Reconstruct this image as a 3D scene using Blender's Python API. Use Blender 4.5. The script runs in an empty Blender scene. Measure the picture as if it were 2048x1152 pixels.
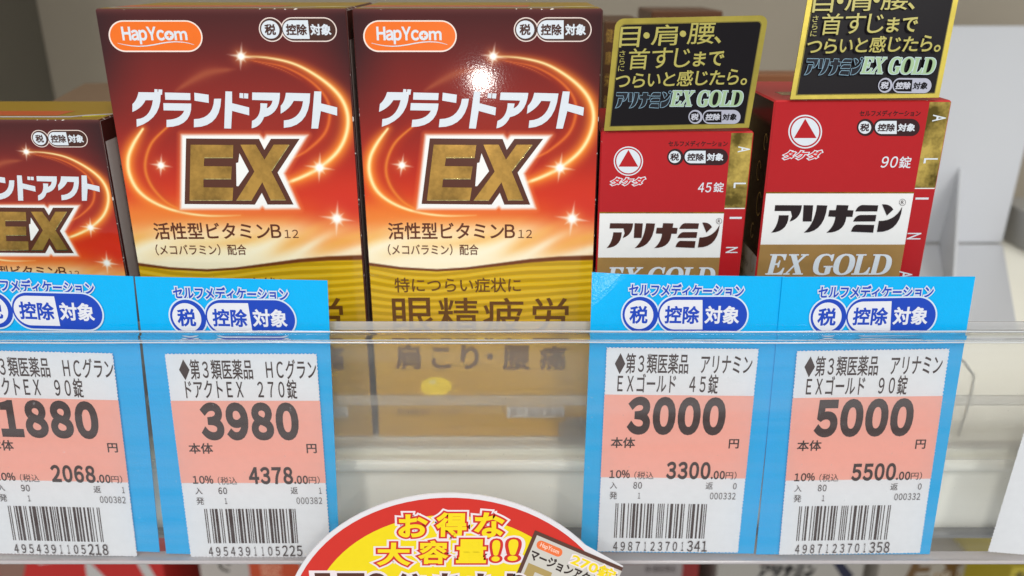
import bpy, math, random
import numpy as np
from mathutils import Vector, Matrix
from mathutils.geometry import tessellate_polygon

random.seed(7); np.random.seed(7)
S = bpy.context.scene
COL = S.collection
R = math.radians

# ------------------------------------------------------------------ camera
F = 1670.0; TILT = R(20.8); CAMZ = .1371
cam = bpy.data.cameras.new('camera'); cam.sensor_width = 36; cam.lens = 36*F/2048
cam.clip_start = .01; cam.clip_end = 20
cam.dof.use_dof = True; cam.dof.focus_distance = .229; cam.dof.aperture_fstop = 10
co = bpy.data.objects.new('camera', cam); COL.objects.link(co)
co.location = (0, 0, CAMZ); co.rotation_euler = (R(90)-TILT, 0, 0)
S.camera = co

# ------------------------------------------------------------------ light
S.view_settings.view_transform = 'Standard'; S.view_settings.look = 'None'
S.view_settings.gamma = 1; S.view_settings.exposure = 0
W = bpy.data.worlds.new('World'); S.world = W; W.use_nodes = True
W.node_tree.nodes['Background'].inputs[0].default_value = (.93, .97, 1.0, 1)
W.node_tree.nodes['Background'].inputs[1].default_value = .62

def area(name, loc, target, sx, sy, watts, col):
    l = bpy.data.lights.new(name, 'AREA'); l.shape = 'RECTANGLE'; l.size = sx; l.size_y = sy
    l.energy = watts; l.color = col
    o = bpy.data.objects.new(name, l); COL.objects.link(o); o.location = loc
    o.rotation_euler = (Vector(target)-Vector(loc)).to_track_quat('-Z', 'Y').to_euler()
    return o
# long ceiling tubes of the shop, above and behind the photographer
area('ceiling_lamp', (-.65, -1.5, 1.75), (0, .22, 0), .28, 1.5, 26, (1, .985, .95))
area('ceiling_lamp', (.75, -1.4, 1.75), (0, .22, 0), .28, 1.5, 22, (1, .985, .95))
# the phone's own lamp, a few centimetres from its lens
pl = bpy.data.lights.new('phone_lamp', 'POINT'); pl.energy = .11; pl.shadow_soft_size = .0042; pl.color = (1, .96, .9)
po = bpy.data.objects.new('phone_lamp', pl); COL.objects.link(po); po.location = (-.0165, -.004, .0815)

# ------------------------------------------------------------------ small maths
def ray(px, py):
    x = (px-1024)/F; y = -(py-576)/F; c, s = math.cos(TILT), math.sin(TILT)
    return Vector((x, c+y*s, -s+y*c))
CAM = Vector((0, 0, CAMZ))
def at_y(px, py, Y):
    d = ray(px, py); return CAM + d*(Y/d.y)
def at_z(px, py, Z):
    d = ray(px, py); return CAM + d*((Z-CAMZ)/d.z)

def lin(c):
    return tuple((v/255/12.92 if v/255 <= .04045 else ((v/255+.055)/1.055)**2.4) for v in c)
def linA(a):
    a = np.asarray(a, float)/255
    return np.where(a <= .04045, a/12.92, ((a+.055)/1.055)**2.4)

# ------------------------------------------------------------------ materials
MATS = {}
def base_mat(key, rough=.4, metal=0, spec=.5):
    m = bpy.data.materials.new(key); m.use_nodes = True
    b = m.node_tree.nodes['Principled BSDF']
    b.inputs['Roughness'].default_value = rough; b.inputs['Metallic'].default_value = metal
    b.inputs['Specular IOR Level'].default_value = spec
    return m, m.node_tree.nodes, m.node_tree.links, b
def ink(rgb, rough=.32, kind='print', spec=.35):
    """printed ink: flat colour with a faint mottle"""
    k = (tuple(rgb), rough, kind)
    if k in MATS: return MATS[k]
    m, n, l, b = base_mat('ink_%d_%d_%d' % tuple(rgb), rough, 0, spec)
    c = lin(rgb)
    tc = n.new('ShaderNodeTexCoord'); nz = n.new('ShaderNodeTexNoise'); nz.inputs['Scale'].default_value = 420
    nz.inputs['Detail'].default_value = 2
    mx = n.new('ShaderNodeMixRGB'); mx.inputs[1].default_value = tuple(v*.965 for v in c)+(1,)
    mx.inputs[2].default_value = tuple(min(1, v*1.035) for v in c)+(1,)
    l.new(tc.outputs['Object'], nz.inputs['Vector']); l.new(nz.outputs['Fac'], mx.inputs[0])
    l.new(mx.outputs[0], b.inputs['Base Color'])
    MATS[k] = m; return m
def foil(rgb, rough=.24, scale=300, dark=.45, bump=.25, lo=.3, hi=.62):
    k = ('foil', tuple(rgb), rough, scale)
    if k in MATS: return MATS[k]
    m, n, l, b = base_mat('foil', rough, 1.0)
    c = lin(rgb)
    tc = n.new('ShaderNodeTexCoord'); nz = n.new('ShaderNodeTexNoise'); nz.inputs['Scale'].default_value = scale
    nz.inputs['Detail'].default_value = 4; nz.inputs['Roughness'].default_value = .65
    cr = n.new('ShaderNodeMixRGB'); cr.inputs[1].default_value = tuple(v*dark for v in c)+(1,); cr.inputs[2].default_value = c+(1,)
    mr = n.new('ShaderNodeMapRange'); mr.inputs[1].default_value = lo; mr.inputs[2].default_value = hi
    bp = n.new('ShaderNodeBump'); bp.inputs['Strength'].default_value = bump; bp.inputs['Distance'].default_value = .0004
    l.new(tc.outputs['Object'], nz.inputs['Vector']); l.new(nz.outputs['Fac'], mr.inputs[0]); l.new(mr.outputs[0], cr.inputs[0])
    l.new(cr.outputs[0], b.inputs['Base Color']); l.new(nz.outputs['Fac'], bp.inputs['Height']); l.new(bp.outputs[0], b.inputs['Normal'])
    MATS[k] = m; return m
def satin(rgb):
    m = foil(rgb, .36, 121, .86, .08); m.node_tree.nodes['Principled BSDF'].inputs['Metallic'].default_value = .3; return m
def worn(rgb, rough=.4, fleck=(225, 215, 205), thr=.63, scale=420):
    """card edge, its print rubbed off in flecks"""
    k = ('worn', tuple(rgb), thr, scale)
    if k in MATS: return MATS[k]
    m, n, l, b = base_mat('worn_edge', rough)
    tc = n.new('ShaderNodeTexCoord'); nz = n.new('ShaderNodeTexNoise'); nz.inputs['Scale'].default_value = scale
    nz.inputs['Detail'].default_value = 7
    mr = n.new('ShaderNodeMapRange'); mr.inputs[1].default_value = thr; mr.inputs[2].default_value = thr+.03
    mx = n.new('ShaderNodeMixRGB'); mx.inputs[1].default_value = lin(rgb)+(1,); mx.inputs[2].default_value = lin(fleck)+(1,)
    l.new(tc.outputs['Object'], nz.inputs['Vector']); l.new(nz.outputs['Fac'], mr.inputs[0]); l.new(mr.outputs[0], mx.inputs[0])
    l.new(mx.outputs[0], b.inputs['Base Color'])
    MATS[k] = m; return m
def painted(name, rgb, rough=.45, var=.06, scale=18, bump=.05, fine=900):
    if name in MATS: return MATS[name]
    m, n, l, b = base_mat(name, rough)
    c = lin(rgb)
    tc = n.new('ShaderNodeTexCoord'); nz = n.new('ShaderNodeTexNoise'); nz.inputs['Scale'].default_value = scale
    nz.inputs['Detail'].default_value = 6
    mx = n.new('ShaderNodeMixRGB'); mx.inputs[1].default_value = tuple(v*(1-var) for v in c)+(1,)
    mx.inputs[2].default_value = tuple(min(1, v*(1+var)) for v in c)+(1,)
    n2 = n.new('ShaderNodeTexNoise'); n2.inputs['Scale'].default_value = fine
    bp = n.new('ShaderNodeBump'); bp.inputs['Strength'].default_value = bump; bp.inputs['Distance'].default_value = .0003
    l.new(tc.outputs['Object'], nz.inputs['Vector']); l.new(tc.outputs['Object'], n2.inputs['Vector'])
    l.new(nz.outputs['Fac'], mx.inputs[0]); l.new(mx.outputs[0], b.inputs['Base Color'])
    l.new(n2.outputs['Fac'], bp.inputs['Height']); l.new(bp.outputs[0], b.inputs['Normal'])
    MATS[name] = m; return m
def colour_attr_mat(name, rough=.2, bump=.03):
    m, n, l, b = base_mat(name, rough, 0, .4)
    a = n.new('ShaderNodeAttribute'); a.attribute_name = 'Col'
    l.new(a.outputs['Color'], b.inputs['Base Color'])
    tc = n.new('ShaderNodeTexCoord'); nz = n.new('ShaderNodeTexNoise'); nz.inputs['Scale'].default_value = 1500
    n3 = n.new('ShaderNodeTexNoise'); n3.inputs['Scale'].default_value = 60
    ad = n.new('ShaderNodeMath'); ad.operation = 'MULTIPLY_ADD'; ad.inputs[1].default_value = 1.2
    bp = n.new('ShaderNodeBump'); bp.inputs['Strength'].default_value = bump; bp.inputs['Distance'].default_value = .0003
    l.new(tc.outputs['Object'], nz.inputs['Vector']); l.new(tc.outputs['Object'], n3.inputs['Vector'])
    l.new(n3.outputs['Fac'], ad.inputs[0]); l.new(nz.outputs['Fac'], ad.inputs[2])
    l.new(ad.outputs[0], bp.inputs['Height']); l.new(bp.outputs[0], b.inputs['Normal'])
    return m
def clear_film(name, tint, veil, veilcol, gloss_rough=.08, spec=1.0):
    """thin clear sheet: see-through, with a little milkiness and a sheen"""
    m = bpy.data.materials.new(name); m.use_nodes = True; n = m.node_tree.nodes; l = m.node_tree.links; n.clear()
    o = n.new('ShaderNodeOutputMaterial'); t = n.new('ShaderNodeBsdfTransparent'); t.inputs[0].default_value = tint+(1,)
    d = n.new('ShaderNodeBsdfDiffuse'); d.inputs[0].default_value = veilcol+(1,)
    mx = n.new('ShaderNodeMixShader'); mx.inputs[0].default_value = veil
    g = n.new('ShaderNodeBsdfGlossy'); g.inputs['Roughness'].default_value = gloss_rough
    fr = n.new('ShaderNodeFresnel'); fr.inputs[0].default_value = 1.3
    ml = n.new('ShaderNodeMath'); ml.operation = 'MULTIPLY'; ml.inputs[1].default_value = spec
    m2 = n.new('ShaderNodeMixShader')
    l.new(t.outputs[0], mx.inputs[1]); l.new(d.outputs[0], mx.inputs[2]); l.new(fr.outputs[0], ml.inputs[0]); l.new(ml.outputs[0], m2.inputs[0])
    l.new(mx.outputs[0], m2.inputs[1]); l.new(g.outputs[0], m2.inputs[2]); l.new(m2.outputs[0], o.inputs[0])
    return m
def frosted(name, rough, clear, tint, veil):
    """slightly diffusing plastic: a part goes straight through, a part is scattered"""
    m = bpy.data.materials.new(name); m.use_nodes = True; n = m.node_tree.nodes; l = m.node_tree.links; n.clear()
    o = n.new('ShaderNodeOutputMaterial'); t = n.new('ShaderNodeBsdfTransparent'); t.inputs[0].default_value = tint+(1,)
    r = n.new('ShaderNodeBsdfRefraction'); r.inputs['Color'].default_value = tint+(1,); r.inputs['Roughness'].default_value = rough; r.inputs['IOR'].default_value = 1.06
    d = n.new('ShaderNodeBsdfDiffuse'); d.inputs[0].default_value = (.68, .63, .52, 1)
    a = n.new('ShaderNodeMixShader'); a.inputs[0].default_value = clear
    b = n.new('ShaderNodeMixShader'); b.inputs[0].default_value = veil
    l.new(r.outputs[0], a.inputs[1]); l.new(t.outputs[0], a.inputs[2]); l.new(a.outputs[0], b.inputs[1]); l.new(d.outputs[0], b.inputs[2]); l.new(b.outputs[0], o.inputs[0])
    return m
def streaks(m, idx, lo, hi, sc=(5, 5, 160)):
    """uneven milkiness drawn out along a sheet, with a few specks"""
    n = m.node_tree.nodes; l = m.node_tree.links
    mixes = [x for x in n if x.type == 'MIX_SHADER' and any(k.from_node.type == 'BSDF_DIFFUSE' for i in x.inputs for k in i.links)]
    x = mixes[0]; tc = n.new('ShaderNodeTexCoord'); mp = n.new('ShaderNodeMapping'); mp.inputs['Scale'].default_value = sc
    nz = n.new('ShaderNodeTexNoise'); nz.inputs['Scale'].default_value = 1; nz.inputs['Detail'].default_value = 5
    mr = n.new('ShaderNodeMapRange'); mr.inputs[1].default_value = .33; mr.inputs[2].default_value = .68; mr.inputs[3].default_value = lo; mr.inputs[4].default_value = hi
    n2 = n.new('ShaderNodeTexNoise'); n2.inputs['Scale'].default_value = 700; n2.inputs['Detail'].default_value = 1
    m2 = n.new('ShaderNodeMapRange'); m2.inputs[1].default_value = .76; m2.inputs[2].default_value = .80; m2.inputs[4].default_value = .10
    ad = n.new('ShaderNodeMath'); ad.operation = 'ADD'
    l.new(tc.outputs['Object'], mp.inputs[0]); l.new(mp.outputs[0], nz.inputs['Vector']); l.new(nz.outputs['Fac'], mr.inputs[0])
    l.new(tc.outputs['Object'], n2.inputs['Vector']); l.new(n2.outputs['Fac'], m2.inputs[0])
    l.new(mr.outputs[0], ad.inputs[0]); l.new(m2.outputs[0], ad.inputs[1]); l.new(ad.outputs[0], x.inputs[0])
def glassy(name, rough=.02, tint=(.97, .98, .98)):
    m, n, l, b = base_mat(name, rough)
    b.inputs['Base Color'].default_value = tint+(1,); b.inputs['Transmission Weight'].default_value = 1; b.inputs['IOR'].default_value = 1.45
    return m

# ------------------------------------------------------------------ objects
def tag(o, label=None, cat=None, group=None, kind=None):
    if label: o['label'] = label
    if cat: o['category'] = cat
    if group: o['group'] = group
    if kind: o['kind'] = kind
    return o
def empty(name, loc, rot=(0, 0, 0)):
    o = bpy.data.objects.new(name, None); COL.objects.link(o); o.location = loc; o.rotation_euler = rot
    o.empty_display_size = .01
    return o
def mesh_obj(name, verts, faces, mats, midx=None, parent=None, smooth=False):
    me = bpy.data.meshes.new(name); me.from_pydata([tuple(v) for v in verts], [], faces)
    for m in (mats if isinstance(mats, (list, tuple)) else [mats]): me.materials.append(m)
    if midx is not None: me.polygons.foreach_set('material_index', midx)
    if smooth: me.polygons.foreach_set('use_smooth', [True]*len(faces))
    me.update()
    o = bpy.data.objects.new(name, me); COL.objects.link(o); o.parent = parent
    return o
def bevel_box(x0, x1, y0, y1, z0, z1, b):
    """box with chamfered edges -> verts, faces, tag per face ('f' flat sides by axis, 'e' edges)"""
    V = []; idx = {}
    def v(p):
        p = tuple(round(c, 8) for c in p)
        if p not in idx: idx[p] = len(V); V.append(p)
        return idx[p]
    X = (x0, x1); Y = (y0, y1); Z = (z0, z1); L = (X, Y, Z)
    def pt(sx, sy, sz, ax):  # corner sign triple, inset on all axes but ax
        s = (sx, sy, sz); r = []
        for k in range(3):
            c = L[k][s[k]]
            if k != ax: c += b if s[k] == 0 else -b
            r.append(c)
        return v(r)
    Fc = []; T = []
    for ax in range(3):
        o = [k for k in range(3) if k != ax]
        for s in (0, 1):
            q = []
            for a, c in ((0, 0), (1, 0), (1, 1), (0, 1)):
                t = [0, 0, 0]; t[ax] = s; t[o[0]] = a; t[o[1]] = c
                q.append(pt(*t, ax))
            Fc.append(q); T.append('xyz'[ax]+str(s))
    for ax in range(3):          # edges parallel to ax
        o = [k for k in range(3) if k != ax]
        for a in (0, 1):
            for c in (0, 1):
                q = []
                for s, f in ((0, o[0]), (1, o[0]), (1, o[1]), (0, o[1])):
                    t = [0, 0, 0]; t[ax] = s; t[o[0]] = a; t[o[1]] = c
                    q.append(pt(*t, f))
                Fc.append(q); T.append('e')
    for a in (0, 1):
        for c in (0, 1):
            for d in (0, 1):
                Fc.append([pt(a, c, d, 0), pt(a, c, d, 1), pt(a, c, d, 2)]); T.append('e')
    return V, Fc, T
def box_obj(name, ext, b, mat, parent=None, mats=None):
    V, Fc, T = bevel_box(*ext, b)
    if mats:
        ms = list(dict.fromkeys(mats.values())); mi = [ms.index(mats.get(t, mats['*'])) for t in T]
        o = mesh_obj(name, V, Fc, ms, mi, parent)
    else: o = mesh_obj(name, V, Fc, mat, None, parent)
    import bmesh
    bm = bmesh.new(); bm.from_mesh(o.data); bmesh.ops.recalc_face_normals(bm, faces=bm.faces); bm.to_mesh(o.data); bm.free()
    return o
def tube_obj(name, pts, r, mat, parent=None, n=10, flat=1.0, closed=False):
    V = []; Fc = []
    P = [Vector(p) for p in pts]
    for i, p in enumerate(P):
        d = (P[min(i+1, len(P)-1)]-P[max(i-1, 0)]).normalized()
        a = d.cross(Vector((0, 0, 1)))
        a = a.normalized() if a.length > 1e-3 else Vector((1, 0, 0))
        c = a.cross(d).normalized()
        for k in range(n):
            t = 2*math.pi*k/n
            V.append(p + a*math.cos(t)*r*flat + c*math.sin(t)*r)
    for i in range(len(P)-1):
        for k in range(n):
            Fc.append((i*n+k, i*n+(k+1) % n, (i+1)*n+(k+1) % n, (i+1)*n+k))
    Fc.append(tuple(range(n))[::-1]); Fc.append(tuple(range((len(P)-1)*n, len(P)*n)))
    return mesh_obj(name, V, Fc, mat, None, parent, True)

# ------------------------------------------------------------------ glyphs and flat print
_G = {}; _A = {}
def _body(s, off=0):
    c = bpy.data.curves.new('g', 'FONT'); c.body = s; c.offset = off; c.resolution_u = 5
    o = bpy.data.objects.new('g', c); COL.objects.link(o)
    dg = bpy.context.evaluated_depsgraph_get(); dg.update()
    me = bpy.data.meshes.new_from_object(o.evaluated_get(dg))
    v = np.zeros(len(me.vertices)*3); me.vertices.foreach_get('co', v); v = v.reshape(-1, 3)[:, :2].copy()
    f = [tuple(p.vertices) for p in me.polygons]
    bpy.data.objects.remove(o); bpy.data.meshes.remove(me); bpy.data.curves.remove(c)
    return v, f
_H = {}
def glyph(ch, off):
    """outline of a character as a filled mesh, made bolder by off (in em) with a mitred rim; _H holds a height code per vertex"""
    k = (ch, off)
    if k in _G: return _G[k]
    if ch in ' 　': _G[k] = (np.zeros((0, 2)), []); _H[k] = np.zeros(0); return _G[k]
    if ch not in _G: _G[ch] = _body(ch)
    V, Fc = _G[ch]
    if off <= 1e-6: _G[k] = (V, Fc); _H[k] = np.zeros(len(V)); return _G[k]
    # weld, then take the edges used by one face only
    key = {}; idx = []
    for p in np.round(V, 5): idx.append(key.setdefault(tuple(p), len(key)))
    W_ = np.array(list(key)); cnt = {}
    for f in Fc:
        q = [idx[i] for i in f]
        ar = sum(W_[q[i]][0]*W_[q[(i+1) % len(q)]][1]-W_[q[(i+1) % len(q)]][0]*W_[q[i]][1] for i in range(len(q)))
        if ar < 0: q = q[::-1]
        for i in range(len(q)):
            a, b = q[i], q[(i+1) % len(q)]
            if a != b: cnt[(a, b)] = cnt.get((a, b), 0)+1
    ed = [e for e in cnt if (e[1], e[0]) not in cnt]
    nr = {}; inn = {}; out = {}
    for e in ed:
        d = W_[e[1]]-W_[e[0]]; L = math.hypot(*d)
        nr[e] = np.array([d[1], -d[0]])/L
        out.setdefault(e[0], []).append(e); inn.setdefault(e[1], []).append(e)
    def miter(v, e):
        o = inn.get(v, []) if e[0] == v else out.get(v, [])
        if len(o) != 1: return nr[e]*off
        m = nr[e]+nr[o[0]]; l = m.dot(m)
        if l < .35: return nr[e]*off + (W_[e[1]]-W_[e[0]])/math.hypot(*(W_[e[1]]-W_[e[0]]))*(off if e[1] == v else -off)*.6
        return m/l*2*off
    VV = [V]; FF = list(Fc); H = [np.zeros(len(V))]; b = len(V)
    for i, e in enumerate(ed):
        a, c = W_[e[0]], W_[e[1]]
        VV.append(np.array([a, c, c+miter(e[1], e), a+miter(e[0], e)])); FF.append((b, b+1, b+2, b+3)); b += 4
        H.append(np.full(4, -(1+(i % 7))*5e-7))
    _G[k] = (np.vstack(VV), FF); _H[k] = np.concatenate(H); return _G[k]
def adv(ch):
    if ch == '　': return adv('漢')
    if ch not in _A:
        a = _body('H'+ch+'H')[0]; b = _body('HH')[0]
        _A[ch] = (a[:, 0].max()-a[:, 0].min())-(b[:, 0].max()-b[:, 0].min())
    return _A[ch]

def curve_pts(pts, n=7):
    """(x,y) corners and (x,y,1) quadratic control points -> polyline"""
    out = []; N = len(pts)
    for i, p in enumerate(pts):
        if len(p) == 2: out.append(p)
        else:
            a = pts[i-1][:2]; b = pts[(i+1) % N][:2]
            for k in range(1, n):
                t = k/n; out.append(((1-t)**2*a[0]+2*t*(1-t)*p[0]+t*t*b[0], (1-t)**2*a[1]+2*t*(1-t)*p[1]+t*t*b[1]))
    return out
def circ(cx, cy, rx, ry=None, n=36, a0=0, a1=360):
    ry = ry or rx
    return [(cx+rx*math.cos(R(a0+(a1-a0)*k/n)), cy+ry*math.sin(R(a0+(a1-a0)*k/n))) for k in range(n)]
def capsule(x0, y0, x1, y1, left=True, right=True, r=None, n=12):
    r = r if r is not None else abs(y1-y0)/2; s = 1
    ya, yb = min(y0, y1), max(y0, y1); P = []
    def arc(cx, cy, a, b): P.extend([(cx+r*math.cos(R(a+(b-a)*k/n)), cy+r*math.sin(R(a+(b-a)*k/n))) for k in range(n+1)])
    if right: arc(x1-r, ya+r, -90, 0); arc(x1-r, yb-r, 0, 90)
    else: P += [(x1, ya), (x1, yb)]
    if left: arc(x0+r, yb-r, 90, 180); arc(x0+r, ya+r, 180, 270)
    else: P += [(x0, yb), (x0, ya)]
    return P

class Face:
    """a flat printed face: origin p0 and in-plane axes U, V in metres; o = where the thing's origin is"""
    def __init__(s, p0, U=(1, 0, 0), V=(0, 0, 1), o=None, bend=None):
        s.p0 = Vector(p0); s.U = Vector(U); s.V = Vector(V); s.N = s.U.cross(s.V).normalized(); s.o = Vector(o if o is not None else p0); s.bend = bend
        A = np.array([[s.U.dot(s.U), s.U.dot(s.V)], [s.U.dot(s.V), s.V.dot(s.V)]]); s.I = np.linalg.inv(A)
    def px(s, x, y):
        d = ray(x, y); t = (s.p0-CAM).dot(s.N)/d.dot(s.N); w = CAM+d*t-s.p0
        r = s.I @ np.array([w.dot(s.U), w.dot(s.V)]); return (float(r[0]), float(r[1]))
    def at(s, u, v, w=0):
        p = s.p0+s.U*u+s.V*v+s.N*w-s.o
        if s.bend: p = p + s.N*s.bend(u, v)
        return p
STEP = 9e-6
class Print:
    def __init__(s, face, base=6e-5):
        s.f = face; s.base = base; s.k = 0; s.V = []; s.F = []; s.M = []; s.mats = []
    def mi(s, m):
        if m not in s.mats: s.mats.append(m)
        return s.mats.index(m)
    def up(s, n=1): s.k += n; return s
    def put(s, uv, faces, mat, dk=0, H=None):
        m = s.mi(mat); b = len(s.V); w = s.base+(s.k+dk)*STEP
        if H is None: s.V += [s.f.at(u, v, w) for u, v in uv]
        else: s.V += [s.f.at(u, v, w+h) for (u, v), h in zip(uv, H)]
        for f in faces: s.F.append(tuple(i+b for i in f)); s.M.append(m)
    def poly(s, pts, mat, holes=(), px=None, ccurve=True):
        loops = [curve_pts(l) for l in [pts]+list(holes)]
        if px: loops = [[px(*p) for p in l] for l in loops]
        tri = tessellate_polygon([[Vector((p[0], p[1], 0)) for p in l] for l in loops])
        s.put([p for l in loops for p in l], tri, mat); s.up()
    def line(s, pts, w, mat, px=None, closed=False, taper=None):
        """a ribbon of width w (metres) along a polyline"""
        P = curve_pts(pts) if closed else list(pts)
        if px: P = [px(*p[:2]) for p in P]
        n = len(P); A = []; B = []
        for i in range(n):
            a = P[(i-1) % n] if closed or i else P[0]; b = P[(i+1) % n] if closed or i < n-1 else P[-1]
            dx, dy = b[0]-a[0], b[1]-a[1]; L = math.hypot(dx, dy) or 1
            ww = w/2*(taper(i/(n-1)) if taper else 1)
            A.append((P[i][0]-dy/L*ww, P[i][1]+dx/L*ww)); B.append((P[i][0]+dy/L*ww, P[i][1]-dx/L*ww))
        fs = [(i, (i+1) % n, n+(i+1) % n, n+i) for i in range(n if closed else n-1)]
        s.put(A+B, fs, mat); s.up()
    def text(s, t, box, mat, off=0., fw=0., shear=0., mono=False, outlines=(), px=None, rot=0, adv_k=1., fit=True):
        """lay t so that its inked box fills box=(x0,ytop,x1,ybot)"""
        x0, y0, x1, y1 = box
        if px:
            xm, ym = (x0+x1)/2, (y0+y1)/2
            u0 = px(x0, ym)[0]; u1 = px(x1, ym)[0]; v1 = px(xm, y0)[1]; v0 = px(xm, y1)[1]
        else: u0, u1, v0, v1 = x0, x1, y1, y0
        pen = 0; items = []
        for ch in t:
            a = adv('漢') if mono else adv(ch)*adv_k
            if fw and '!' <= ch <= '~':          # the gothic face's own letters and figures, closed up
                ch = chr(ord(ch)+0xFEE0); V = glyph(ch, 0)[0]; lo_, hi_ = V[:, 0].min(), V[:, 0].max()
                if '０' <= ch <= '９': items.append((ch, pen+.36-(lo_+hi_)/2)); pen += .72
                else: items.append((ch, pen-lo_)); pen += hi_-lo_+fw
                continue
            V, Fc = glyph(ch, off)
            if len(V):
                dx = (a-(V[:, 0].max()+V[:, 0].min()))/2 if mono else 0
                items.append((ch, pen+dx))
            pen += a
        if not items: return
        allv = []
        for ch, p in items:
            V = glyph(ch, off)[0].copy(); V[:, 0] += p; V[:, 0] += V[:, 1]*shear; allv.append(V)
        A = np.vstack(allv); lo = A.min(0); hi = A.max(0)
        if mono and not any(ch == t[0] for ch, _ in items[:1]): lo[0] = 0
        cu, cv = (u0+u1)/2, (v0+v1)/2
        w_, h_ = (u1-u0), (v1-v0)
        if rot in (90, -90): w_, h_ = h_, w_
        sx = w_/(hi[0]-lo[0]); sy = h_/(hi[1]-lo[1])
        ca, sa = math.cos(R(rot)), math.sin(R(rot))
        def lay(off2, m):
            for j, (ch, p) in enumerate(items):
                V, Fc = glyph(ch, off2); V = V.copy(); V[:, 0] += p; V[:, 0] += V[:, 1]*shear
                X = (V[:, 0]-(lo[0]+hi[0])/2)*sx; Y = (V[:, 1]-(lo[1]+hi[1])/2)*sy
                s.put(list(zip(cu+X*ca-Y*sa, cv+X*sa+Y*ca)), Fc, m, dk=(j % 2)*.5, H=_H[(ch, off2)])
            s.up()
        for o2, m2 in outlines: lay(o2, m2)
        lay(off, mat)
    def build(s, name, parent):
        return mesh_obj(name, s.V, s.F, s.mats, s.M, parent)

def Z(x0, y0, k):            # coordinates read off an enlarged view of the reference
    return lambda f: (lambda x, y: f.px(x0+k*x, y0+k*y))

# ---- hand-drawn alphabets ------------------------------------------------
TITLE = [  # グランドアクト, heavy slanted katakana
    [(152,107),(292,109),(296,80),(323,82),(321,104),(328,104),(331,82),(365,84),(358,130),(345,130),(330,345,1),(105,414),(110,346),(235,340,1),(272,178),(207,178),(165,250,1),(80,282),(88,212),(130,180,1)],
    [(385,110),(609,116),(604,178),(382,174)],
    [(362,204),(608,208),(598,412,1),(368,417),(375,352),(500,350,1),(540,271),(357,268)],
    [(645,112),(770,130),(764,203),(640,182)],
    [(815,166),(877,165),(845,418,1),(610,418),(618,346),(790,345,1)],
    [(922,100),(980,102),(970,205),(1117,243),(1110,313),(963,273),(938,430),(877,428)],
    [(1045,115),(1078,117),(1074,162),(1040,158)],
    [(1085,117),(1122,120),(1116,164),(1080,162)],
    [(1158,110),(1403,114),(1385,300,1),(1240,328),(1200,415,1),(1120,427),(1130,362),(1215,330,1),(1220,205),(1282,208),(1272,250),(1315,235,1),(1330,182),(1150,176)],
    [(1455,113),(1670,119),(1640,412,1),(1405,424),(1412,358),(1565,350,1),(1600,187),(1518,184),(1475,255,1),(1390,298),(1398,228),(1440,190,1)],
    [(1708,100),(1770,102),(1757,207),(1896,243),(1888,316),(1748,275),(1708,430),(1648,430)]]
EX_BACK = [(530,517),(1175,522),(1212,618),(1280,521),(1535,521),(1308,820),(1420,1104),(1190,1104),(1150,1000),(1078,1104),(457,1098)]
EX_NOTCH = [(988,648),(1055,808),(950,940),(932,940),(950,735),(970,730)]
EX_E = [(565,572),(942,575),(928,688),(675,688),(662,762),(910,765),(892,875),(648,875),(640,950),(903,953),(885,1064),(505,1064)]
EX_X = [(1005,572),(1140,572),(1205,705),(1300,572),(1437,572),(1255,810),(1358,1062),(1222,1062),(1165,905),(1055,1064),(920,1064),(1105,810)]
KANA = [  # アリナミン wordmark
    [(125,685),(292,686),(285,770,1),(215,788),(230,755),(222,722),(121,722)],
    [(148,748),(210,748),(205,852,1),(100,857),(142,815,1)],
    [(302,685),(362,686),(352,787),(296,787)],
    [(385,685),(450,687),(430,857,1),(303,857),(372,800,1)],
    [(508,684),(582,686),(576,716),(613,717),(606,758),(568,758),(558,857,1),(443,857),(492,820,1),(500,758),(455,756),(462,716),(502,716)],
    [(668,684),(767,686),(760,724),(624,724),(638,688,1)],
    [(655,746),(755,746),(748,786),(610,787),(625,750,1)],
    [(632,806),(742,808),(735,856),(597,850),(608,812,1)],
    [(790,680),(842,676,1),(860,712),(820,750)],
    [(916,694),(900,855,1),(758,852),(770,783),(870,785,1)]]
KBOX = (100, 684, 916, 857)
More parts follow.
